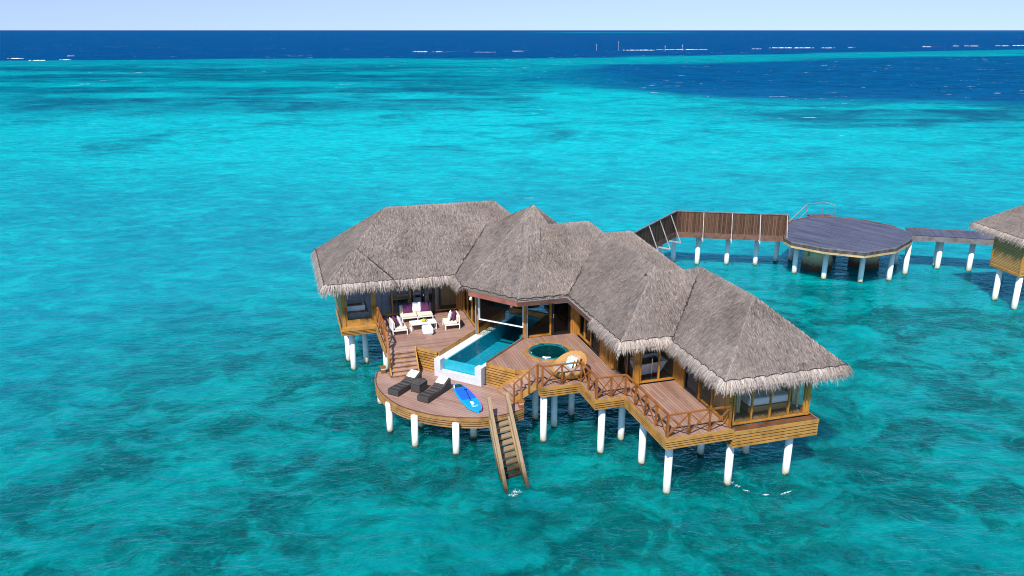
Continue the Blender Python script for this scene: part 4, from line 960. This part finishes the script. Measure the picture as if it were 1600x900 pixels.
def pillow(label, x, y, z, rz, mat, tilt=-20, s=.5, th=.16, group=None, name='cushion'):
    m = MB(); n = 10; V = []
    for sg in (1, -1):
        for i in range(n+1):
            for j in range(n+1):
                u_, v_ = i/n*2-1, j/n*2-1; k = (1-u_**4)*(1-v_**4); pin = 1-.06*(1-abs(u_))*(abs(v_) > .99)
                V.append((u_*s/2*(1-.05*(1-v_*v_)*0+.04*abs(v_)**3), sg*th/2*k**.6, v_*s/2*(1+.04*abs(u_)**3)))
    N = (n+1)**2; F = []
    for i in range(n):
        for j in range(n):
            a = i*(n+1)+j; F += [(a, a+1, a+n+2, a+n+1), (N+a, N+a+n+1, N+a+n+2, N+a+1)]
    m.add(V, F); o = m.build(name, mat, None, True, base=(0, 0, 0)); o.location = (*L2W(x, y), z+s/2*math.cos(R(tilt))+.01); o.rotation_euler = Matrix.Rotation(AN+rz, 4, 'Z').to_euler()
    o.rotation_euler = (Matrix.Rotation(AN+rz, 4, 'Z')@Matrix.Rotation(R(tilt), 4, 'X')).to_euler(); tag(o, label, 'cushion', group); return o
frame_chair('outdoor_sofa', 'white framed two seat outdoor sofa with cream cushions behind the coffee table', 'sofa', 6.68, 41.1, 0, .86, .86, 2)
CG = 'cushions on the lounge set'
pillow('purple cushion on the left end of the white sofa', 6.22, 41.2, ZD+.40, .05, M['purple'], -14, .54, group=CG); pillow('white cushion in the middle of the white sofa', 6.72, 41.24, ZD+.40, 0, M['whitefab'], -12, .54, group=CG); pillow('purple cushion on the right end of the white sofa', 7.18, 41.2, ZD+.40, -.1, M['purple'], -14, .54, group=CG)
frame_chair('lounge_chair', 'white lounge chair left of the coffee table facing right', 'chair', 5.42, 39.35, math.pi/2+.05, group='white lounge chairs')
pillow('purple cushion against the back of the left lounge chair', 5.27, 39.38, ZD+.40, math.pi/2+.2, M['purple'], -14, .5, group=CG); pillow('white cushion in front of the purple one on the left lounge chair', 5.50, 39.34, ZD+.40, math.pi/2+.1, M['whitefab'], -18, .5, group=CG)
frame_chair('lounge_chair', 'white lounge chair right of the coffee table facing left', 'chair', 8.26, 39.4, -math.pi/2-.02, group='white lounge chairs')
pillow('purple cushion against the back of the right lounge chair', 8.42, 39.4, ZD+.40, -math.pi/2-.2, M['purple'], -14, .5, group=CG); pillow('white cushion in front of the purple one on the right lounge chair', 8.2, 39.42, ZD+.40, -math.pi/2-.15, M['whitefab'], -18, .5, group=CG)
ct = thing('coffee_table', 'low white rectangular coffee table in front of the sofa', 'table', (6.77, 39.6, ZD))
part(ct, 'table_top', M['white'], lambda m: m.box(6.08, 7.46, 39.28, 39.92, ZD+.34, ZD+.39), bevel=.01)
for a in (6.11, 7.43): part(ct, 'leg', M['white'], lambda m: [m.box(a-.02, a+.02, 39.3, 39.34, ZD, ZD+.34), m.box(a-.02, a+.02, 39.86, 39.9, ZD, ZD+.34), m.box(a-.02, a+.02, 39.34, 39.86, ZD, ZD+.035)])
fb = thing('fruit_bowl', 'shallow bowl holding fruit on the coffee table', 'bowl', (6.83, 39.66, ZD+.39)); part(fb, 'bowl', M['cream'], lambda m: m.lathe(6.83, 39.66, [(.001, ZD+.395), (.1, ZD+.395), (.2, ZD+.44), (.19, ZD+.445), (.09, ZD+.405), (.001, ZD+.405)], 20), True)
def fruit(x, y, mat, lab):
    m = MB(); m.lathe(0, 0, [(.001, -.06), (.035, -.05), (.06, 0), (.035, .05), (.001, .06)], 12); o = m.build('fruit', mat, None, True, base=(0, 0, 0)); o.location = (*L2W(x, y), ZD+.47); tag(o, lab, 'fruit', 'fruit in the bowl')
fruit(6.75, 39.62, M['yellow'], 'yellow fruit at the front left of the bowl'); fruit(6.84, 39.58, M['yellow'], 'yellow fruit at the front middle of the bowl'); fruit(6.93, 39.66, M['green'], 'green fruit at the right of the bowl'); fruit(6.84, 39.72, M['green'], 'green fruit at the back of the bowl')
pf = thing('pouf', 'white faceted cube stool in front of the coffee table', 'stool', (6.85, 38.72, ZD))
def pouf(m):
    P = [(-.24, -.24), (.24, -.24), (.24, .24), (-.24, .24)]; V = []
    for k, z_ in ((.82, .0), (1.1, .12), (1.1, .36), (.88, .46)): V += [(6.85+x*k, 38.72+y*k, ZD+.003+z_) for x, y in P]
    m.add(V, [(i*4+k, i*4+(k+1) % 4, (i+1)*4+(k+1) % 4, (i+1)*4+k) for i in range(3) for k in range(4)]+[(12, 13, 14, 15)])
part(pf, 'body', M['whitefab'], pouf, bevel=.03)
# wicker loungers: built once, copied
def lounger(label, x, y, rz):
    o = bpy.data.objects.new('sun_lounger', None); COL.objects.link(o); o.location = (*L2W(x, y), ZL); o.rotation_euler = (0, 0, AN+rz); tag(o, label, 'lounger', 'wicker sun loungers'); BASES[o.name] = Vector((0, 0, 0))
    prof = [(0, .30), (.25, .31), (.55, .285), (.85, .25), (1.1, .27), (1.35, .33), (1.6, .45), (1.86, .55), (1.92, .54)]
    def body(m):
        w = .31; V = []
        for x_, z_ in prof: V += [(x_, -w, z_), (x_, w, z_), (x_, w, .03), (x_, -w, .03)]
        n = len(prof); F = [(0, 1, 2, 3)[::-1], tuple((n-1)*4+k for k in range(4))]
        for i in range(n-1):
            for k in range(4): F.append((i*4+k, i*4+(k+1) % 4, (i+1)*4+(k+1) % 4, (i+1)*4+k))
        m.add(V, [f[::-1] for f in F])
    part(o, 'wicker_body', M['wicker'], body, bevel=.025)
    def pad(m):
        q = prof[0:8]; V = []
        for x_, z_ in q: V += [(x_+.02, -.27, z_+.016), (x_+.02, .27, z_+.016)]
        m.add(V, [(2*i, 2*i+1, 2*i+3, 2*i+2)[::-1] for i in range(7)])
    part(o, 'seat_pad', M['wicker'], pad)
    for sx in (.08, 1.8):
        for sy in (-.26, .26): part(o, 'foot', M['black'], lambda m: m.box(sx-.03, sx+.03, sy-.03, sy+.03, 0, .03))
    return o
def towel(label, x, y, rz):
    o = bpy.data.objects.new('towel', None); COL.objects.remove if False else COL.objects.link(o); o.location = (*L2W(x, y), ZL); o.rotation_euler = (0, 0, AN+rz); tag(o, label, 'towel', 'folded towels on the loungers'); BASES[o.name] = Vector((0, 0, 0))
    part(o, 'cloth', M['whitefab'], lambda m: m.bar((1.40, 0, .41), (1.82, 0, .595), .50, .05), bevel=.02); part(o, 'folded_edge', M['whitefab'], lambda m: m.bar((1.46, 0, .475), (1.78, 0, .617), .46, .03), bevel=.015)
RZ = R(44)
for (x, y, l1, l2) in ((4.30, 34.22, 'dark wicker sun lounger on the left, nearer the broad stairs', 'white folded towel on the head of the left lounger'), (5.50, 33.12, 'dark wicker sun lounger on the right, next to the paddle board', 'white folded towel on the head of the right lounger')):
    lounger(l1, x, y, RZ); towel(l2, x, y, RZ)
st = bpy.data.objects.new('side_table', None); COL.objects.link(st); st.location = (*L2W(5.60, 34.48), ZL); st.rotation_euler = (0, 0, AN+RZ); tag(st, 'dark wicker cube side table between the two loungers', 'table'); BASES[st.name] = Vector((0, 0, 0))
part(st, 'wicker_body', M['wicker'], lambda m: m.box(-.33, .33, -.26, .26, .03, .42), bevel=.02); part(st, 'table_top', M['wicker'], lambda m: m.box(-.34, .34, -.27, .27, .425, .45), bevel=.01)
for sx in (-.3, .3):
    for sy in (-.23, .23): part(st, 'foot', M['black'], lambda m: m.box(sx-.03, sx+.03, sy-.03, sy+.03, 0, .03))
# paddle board
def board():
    A_, B_ = Vector(L2W(7.40, 34.50)), Vector(L2W(7.74, 31.30)); d = B_-A_
    o = bpy.data.objects.new('paddle_board', None); COL.objects.link(o); o.location = (*(A_+B_)/2, ZL); o.rotation_euler = (0, 0, math.atan2(d.y, d.x)); tag(o, 'bright blue stand up paddle board lying on the sun deck', 'paddle board'); BASES[o.name] = Vector((0, 0, 0))
    L = d.length/2; n = 26; wid = lambda s: .40*(max(0, 1-abs(s)**2.6))**.62*(1+.05*s)
    def outline(k=1., z=0, x0=-1, x1=1):
        a = [(x0+(x1-x0)*i/n) for i in range(n+1)]; return [(s*L*(.995), wid(s)*k, z) for s in a]+[(s*L*.995, -wid(s)*k, z) for s in a[::-1]]
    def body(m):
        R_ = [outline(.80, .02), outline(1., .05), outline(1., .10), outline(.93, .13)]; N = len(R_[0]); V = [p for r_ in R_ for p in r_]
        m.add(V, [(i*N+k, i*N+(k+1) % N, (i+1)*N+(k+1) % N, (i+1)*N+k) for i in range(3) for k in range(N)]+[tuple(range(3*N, 4*N))])
    part(o, 'hull', M['board_cyan'], body)
    pad = lambda x0, x1, k, z: (lambda m: m.add(outline(k, z, x0, x1), [tuple(range(2*n+2))]))
    part(o, 'deck_pad', M['board_blue'], pad(-.66, .18, .86, .134)); part(o, 'tail_pad', M['black'], pad(-.90, -.68, .8, .135))
    part(o, 'stripe', M['magenta'], lambda m: [m.bar((-L*.72+i*L*1.66/20, wid(-.72+i*1.66/20)*1.0+.004, .085), (-L*.72+(i+1)*L*1.66/20, wid(-.72+(i+1)*1.66/20)*1.0+.004, .085), .03, .06) for i in range(20)])
    part(o, 'emblem', M['white'], lambda m: (m.tube([(L*.56+.16*math.cos(t_), .16*math.sin(t_), .136) for t_ in np.linspace(-1.0, 1.3, 12)], .007, 5), m.tube([(L*.56+.22*math.cos(t_), .22*math.sin(t_), .136) for t_ in np.linspace(-.7, .9, 12)], .006, 5)))
    part(o, 'nose_label', M['white'], lambda m: m.bar((-L*.88, -.17, .137), (-L*.66, -.27, .137), .05, .004))
    q = bpy.data.objects.new('paddle', None); COL.objects.link(q); q.location = o.location; q.rotation_euler = o.rotation_euler; tag(q, 'black paddle with white blade lying on the blue board', 'paddle'); BASES[q.name] = Vector((0, 0, 0))
    part(q, 'shaft', M['black'], lambda m: m.tube([(-L*.42, .16, .165), (L*.38, -.02, .165)], .022, 8)); part(q, 'grip', M['black'], lambda m: m.tube([(-L*.43, .09, .165), (-L*.42, .23, .165)], .026, 8))
    part(q, 'blade', M['white'], lambda m: m.prism([(L*.36, -.045), (L*.42, -.10), (L*.56, -.11), (L*.60, -.05), (L*.57, .03), (L*.43, .04)], .15, .175))
board()
# bollard lights on the sun deck
for (a, b, lab) in ((4.22, 37.0, 'small timber deck light with white head at the foot of the broad staircase'), (9.72, 31.35, 'small timber deck light with white head beside the swim ladder')):
    o = thing('deck_light', lab, 'light', (a, b, ZL), group='deck lights')
    part(o, 'post', M['rail'], lambda m: m.box(a-.11, a+.11, b-.11, b+.11, ZL, ZL+.20)); part(o, 'lamp_head', M['white'], lambda m: m.box(a-.10, a+.10, b-.10, b+.10, ZL+.203, ZL+.29)); part(o, 'cap', M['rail'], lambda m: m.box(a-.14, a+.14, b-.14, b+.14, ZL+.293, ZL+.34))
for (a, b, lab) in ((12.62, 29.2, 'small square wooden deck lamp behind the short front railing'), (13.98, 25.2, 'small square wooden deck lamp in the front corner of the walkway')):
    o = thing('corner_lamp', lab, 'light', (a, b, ZD), group='corner deck lamps')
    part(o, 'body', M['rail'], lambda m: m.box(a-.09, a+.09, b-.09, b+.09, ZD, ZD+.14)); part(o, 'lamp_head', M['white'], lambda m: m.box(a-.08, a+.08, b-.08, b+.08, ZD+.143, ZD+.2)); part(o, 'cap', M['fascia'], lambda m: m.box(a-.12, a+.12, b-.12, b+.12, ZD+.203, ZD+.24))
# round rattan daybed
DC = (12.10, 31.72)
db = thing('daybed', 'round pale rattan daybed on the spa deck between hot tub and railing', 'daybed', (*DC, ZD))
def shell(m):
    n = 40; V = []; ax = R(25)
    for (r0, f) in ((.55, 0.), (.72, .25), (.80, .6), (.84, 1.), (.79, 1.), (.72, .5), (.66, .22)):
        for k in range(n):
            t_ = 2*math.pi*k/n; h = .46+.50*max(0, math.cos(t_-ax))-.02; V.append((DC[0]+r0*math.cos(t_)*1.02, DC[1]+r0*math.sin(t_), ZD+.02+h*f if r0 != .66 else ZD+.30))
    m.add(V, [(i*n+k, i*n+(k+1) % n, (i+1)*n+(k+1) % n, (i+1)*n+k) for i in range(6) for k in range(n)])
part(db, 'rattan_shell', M['rattan'], shell, True); part(db, 'seat_pad', M['greyfab'], lambda m: m.lathe(*DC, [(.68, ZD+.30), (.69, ZD+.38), (.64, ZD+.41), (.001, ZD+.41)], 36), True)
DG = 'cushions on the rattan daybed'
pillow('pale blue cushion leaning in the rattan daybed', 12.18, 31.72, ZD+.40, -1.25, M['paleblue'], -24, .46, group=DG); pillow('cream cushion between the blue and the tan one in the daybed', 12.36, 31.79, ZD+.40, -1.2, M['cream'], -20, .46, group=DG); pillow('tan cushion at the raised back of the rattan daybed', 12.56, 31.89, ZD+.42, -1.15, M['tan'], -22, .46, group=DG)

# ================================================================== JETTY (world frame)
def worldthing(name, label, cat, base, group=None): return thing(name, label, cat, base, 0., group)
ZW = 2.4
plat = worldthing('round_platform', 'many sided grey timber platform on white piles at the end of the jetty', 'platform', (26.3, 60.8, 0))
PP = [(20.95, 59.3), (21.1, 58.1), (22.95, 56.3), (25.35, 55.2), (28.2, 56.5), (30.6, 59.1), (31.35, 60.9), (31.0, 62.8), (29.5, 65.1), (27.2, 66.4), (25.6, 66.45), (23.3, 64.9), (21.4, 61.8)]
part(plat, 'planks', M['deck_grey'], lambda m: m.prism(PP, ZW-.06, ZW+.06, (.62, -.78, 0)))
part(plat, 'skirting', [M['greywood'], M['gapdark']], lambda m: slatted(m, PP[:8], 2.14, ZW+.055, 3, .04, .10))
part(plat, 'ring_beam', M['palebeam'], lambda m: [m.bar((*PP[i], 2.06), (*PP[i+1], 2.06), .14, .14) for i in range(7)])
part(plat, 'back_edge', M['brownbeam'], lambda m: [m.bar((*PP[i], ZW+.08), (*PP[(i+1) % 13], ZW+.08), .12, .06) for i in range(7, 13)])
for x, y in ((21.70, 58.64), (23.40, 57.14), (25.81, 56.33), (28.16, 56.81), (30.13, 58.47), (24.6, 60.6), (28.6, 61.2), (30.5, 61.0), (26.6, 63.4), (22.6, 62.2), (25.4, 65.0), (28.9, 64.2)): pile(plat, x*1.012, y*1.012, 2.0, .19)
for (x, y, lab) in ((24.2, 60.8, 'left rusty concrete drum in the water under the platform'), (28.3, 61.6, 'right rusty concrete drum in the water under the platform')):
    o = worldthing('concrete_drum', lab, 'drum', (x, y, 0), 'drums under the platform'); part(o, 'drum_body', M['drum'], lambda m: m.lathe(x, y, [(1.15, -2.4), (1.15, .5), (1.05, .55), (1.05, 1.0), (1.12, 1.05), (1.12, 1.68), (.001, 1.7)], 32), True)
hr = worldthing('ladder_rail', 'thin steel handrails of a ladder on the far edge of the platform', 'handrail', (26.6, 66.6, ZW))
part(hr, 'rail', M['steel'], lambda m: (m.tube([(23.6, 66.6, 1.9), (25.4, 67.4, 3.35), (27.0, 67.9, 3.45), (27.8, 67.2, 3.3)], .03, 6), m.tube([(24.4, 66.9, 1.9), (25.5, 67.4, 2.8)], .025, 6)))
for p in ((25.4, 67.4, 3.35), (27.0, 67.9, 3.45), (27.8, 67.2, 3.3), (24.5, 66.95, 2.6)): part(hr, 'post', M['steel'], lambda m: m.tube([(p[0], p[1], 1.9), p], .03, 6))
part(hr, 'landing', M['deck_grey'], lambda m: m.prism([(25.7, 66.47), (27.3, 66.47), (27.6, 67.5), (25.5, 67.5)], 2.3, 2.44, (0, 1, 0)))
# walkway with the tall slatted screen
walk = worldthing('screened_walkway', 'dark timber walkway leading from the villa to the platform', 'walkway', (13, 61.5, 0))
C0, C1, C2 = Vector((7.9, 53.2, 0)), Vector((12.95, 61.35, 0)), Vector((21.3, 59.9, 0))
def off(p, q, w): d = (q-p).normalized(); return Vector((-d.y, d.x, 0))*w
part(walk, 'planks', M['deck_grey'], lambda m: (m.prism([C1.xy[:], C2.xy[:], (C2+off(C1, C2, 2)).xy[:], (C1+Vector((-.6, 2.2, 0))).xy[:]], 2.3, ZW, (.1, 1, 0)), m.prism([C0.xy[:], (C1-(C1-C0).normalized()*.01).xy[:], (C1+Vector((-.62, 2.2, 0))).xy[:], (C0+off(C0, C1, 2)).xy[:]], 2.3, ZW-.004, (1, -.6, 0))))
part(walk, 'side_beam', M['brownbeam'], lambda m: (m.bar(C1+Vector((0, 0, 2.2)), C2+Vector((0, 0, 2.2)), .12, .44), m.bar(C0+Vector((0, 0, 2.2)), C1+Vector((0, 0, 2.2)), .12, .44)))
for x, y in ((14.81, 61.31), (17.17, 61.31), (19.42, 61.13), (21.3, 61.9), (13.0, 61.9), (11.6, 60.2), (10.0, 57.6), (8.6, 55.0)): pile(walk, x*1.01, y*1.01, 2.02, .19)
sc_ = worldthing('slatted_screen', 'tall dark brown slatted privacy screen along the walkway with pale struts', 'screen', (13, 61.4, ZW))
def screen(m, p, q, z0, z1):
    d = (q-p).normalized(); n = Vector((d.y, -d.x, 0))*.03
    m.add([p+n+Vector((0, 0, z0)), q+n+Vector((0, 0, z0)), q+n+Vector((0, 0, z1)), p+n+Vector((0, 0, z1)), p-n+Vector((0, 0, z0)), q-n+Vector((0, 0, z0)), q-n+Vector((0, 0, z1)), p-n+Vector((0, 0, z1))], [(0, 1, 2, 3), (5, 4, 7, 6), (3, 2, 6, 7), (1, 5, 6, 2), (4, 0, 3, 7)], (0, 0, 1))
part(sc_, 'slat_panel', M['screen'], lambda m: screen(m, C1, C2, 2.42, 4.05)); part(sc_, 'slat_panel', M['screen'], lambda m: screen(m, C0, C1, 2.42, 4.05))
part(sc_, 'top_rail', M['greywood'], lambda m: (m.bar(C1+Vector((0, 0, 4.09)), C2+Vector((0, 0, 4.09)), .14, .06), m.bar(C0+Vector((0, 0, 4.09)), C1+Vector((0, 0, 4.09)), .14, .06)))
for (p, q, fs) in ((C1, C2, (.245, .50, .75, .985)), (C0, C1, (.40, .62, .85))):
    d = (q-p).normalized(); n = Vector((d.y, -d.x, 0))
    for f in fs:
        s = p.lerp(q, f); foot = s+n*1.0+Vector((0, 0, 1.95)); top = s+n*.07+Vector((0, 0, 4.05))
        part(sc_, 'strut', M['whitebar'], lambda m: m.bar(top, foot, .055, .055, d)); part(sc_, 'strut_beam', M['whitebar'], lambda m: m.bar(s+n*.05+Vector((0, 0, 1.99)), foot+Vector((0, 0, .02)), .07, .09))
w2 = worldthing('plain_walkway', 'narrow open grey timber walkway from the platform to the right hand hut', 'walkway', (35, 60, 0))
Q0, Q1 = Vector((31.15, 60.3, 0)), Vector((40.5, 57.9, 0))
part(w2, 'planks', M['deck_grey'], lambda m: m.prism([Q0.xy[:], Q1.xy[:], (Q1+off(Q0, Q1, 2.3)).xy[:], (Q0+off(Q0, Q1, 2.3)).xy[:]], 2.32, 2.42, (.28, 1, 0)))
part(w2, 'side_beam', M['greywood'], lambda m: (m.bar(Q0+Vector((0, 0, 2.17)), Q1+Vector((0, 0, 2.17)), .1, .40))); part(w2, 'far_edge', M['brownbeam'], lambda m: m.bar(Q0+off(Q0, Q1, 2.3)+Vector((0, 0, 2.44)), Q1+off(Q0, Q1, 2.3)+Vector((0, 0, 2.44)), .1, .06))
for x, y in ((33.7, 60.55), (35.9, 60.0), (38.1, 59.4), (34.0, 61.5), (36.4, 60.9)): pile(w2, x, y, 2.0, .19)
# neighbouring hut
HA = R(7); hc, hs = math.cos(HA), math.sin(HA); H2 = lambda x, y: (x*hc+y*hs, -x*hs+y*hc)
h0 = H2(33.75, 50.65)
hut = thing('neighbour_hut', 'thatched timber hut on white piles at the right edge of the picture', 'hut', (h0[0]+3, h0[1]+2, 0), HA)
hx, hy = h0
part(hut, 'wall', M['hutwall'], lambda m: m.box(hx, hx+7, hy, hy+2.8, 2.0, 4.7, None)); part(hut, 'corner_board', M['wood'], lambda m: (m.box(hx-.03, hx+.08, hy-.03, hy+.08, 1.97, 4.7), m.box(hx-.03, hx+.06, hy+2.74, hy+2.83, 1.97, 4.7), m.box(hx-.035, hx+.0, hy+.081, hy+2.739, 1.97, 2.12), m.box(hx-.035, hx, hy+.081, hy+2.739, 4.4, 4.6)))
ROOFS.clear(); RH = hip('hut', hx-.25, hx+9.5, hy-.45, hy+5.0, 4.50, .82)
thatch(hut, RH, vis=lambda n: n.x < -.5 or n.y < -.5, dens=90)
for (dx, dy) in ((.35, .3), (.35, 2.2), (3.2, .3), (3.2, 2.4), (6.4, .3)): pile(hut, hx+dx, hy+dy, 2.02, .19)
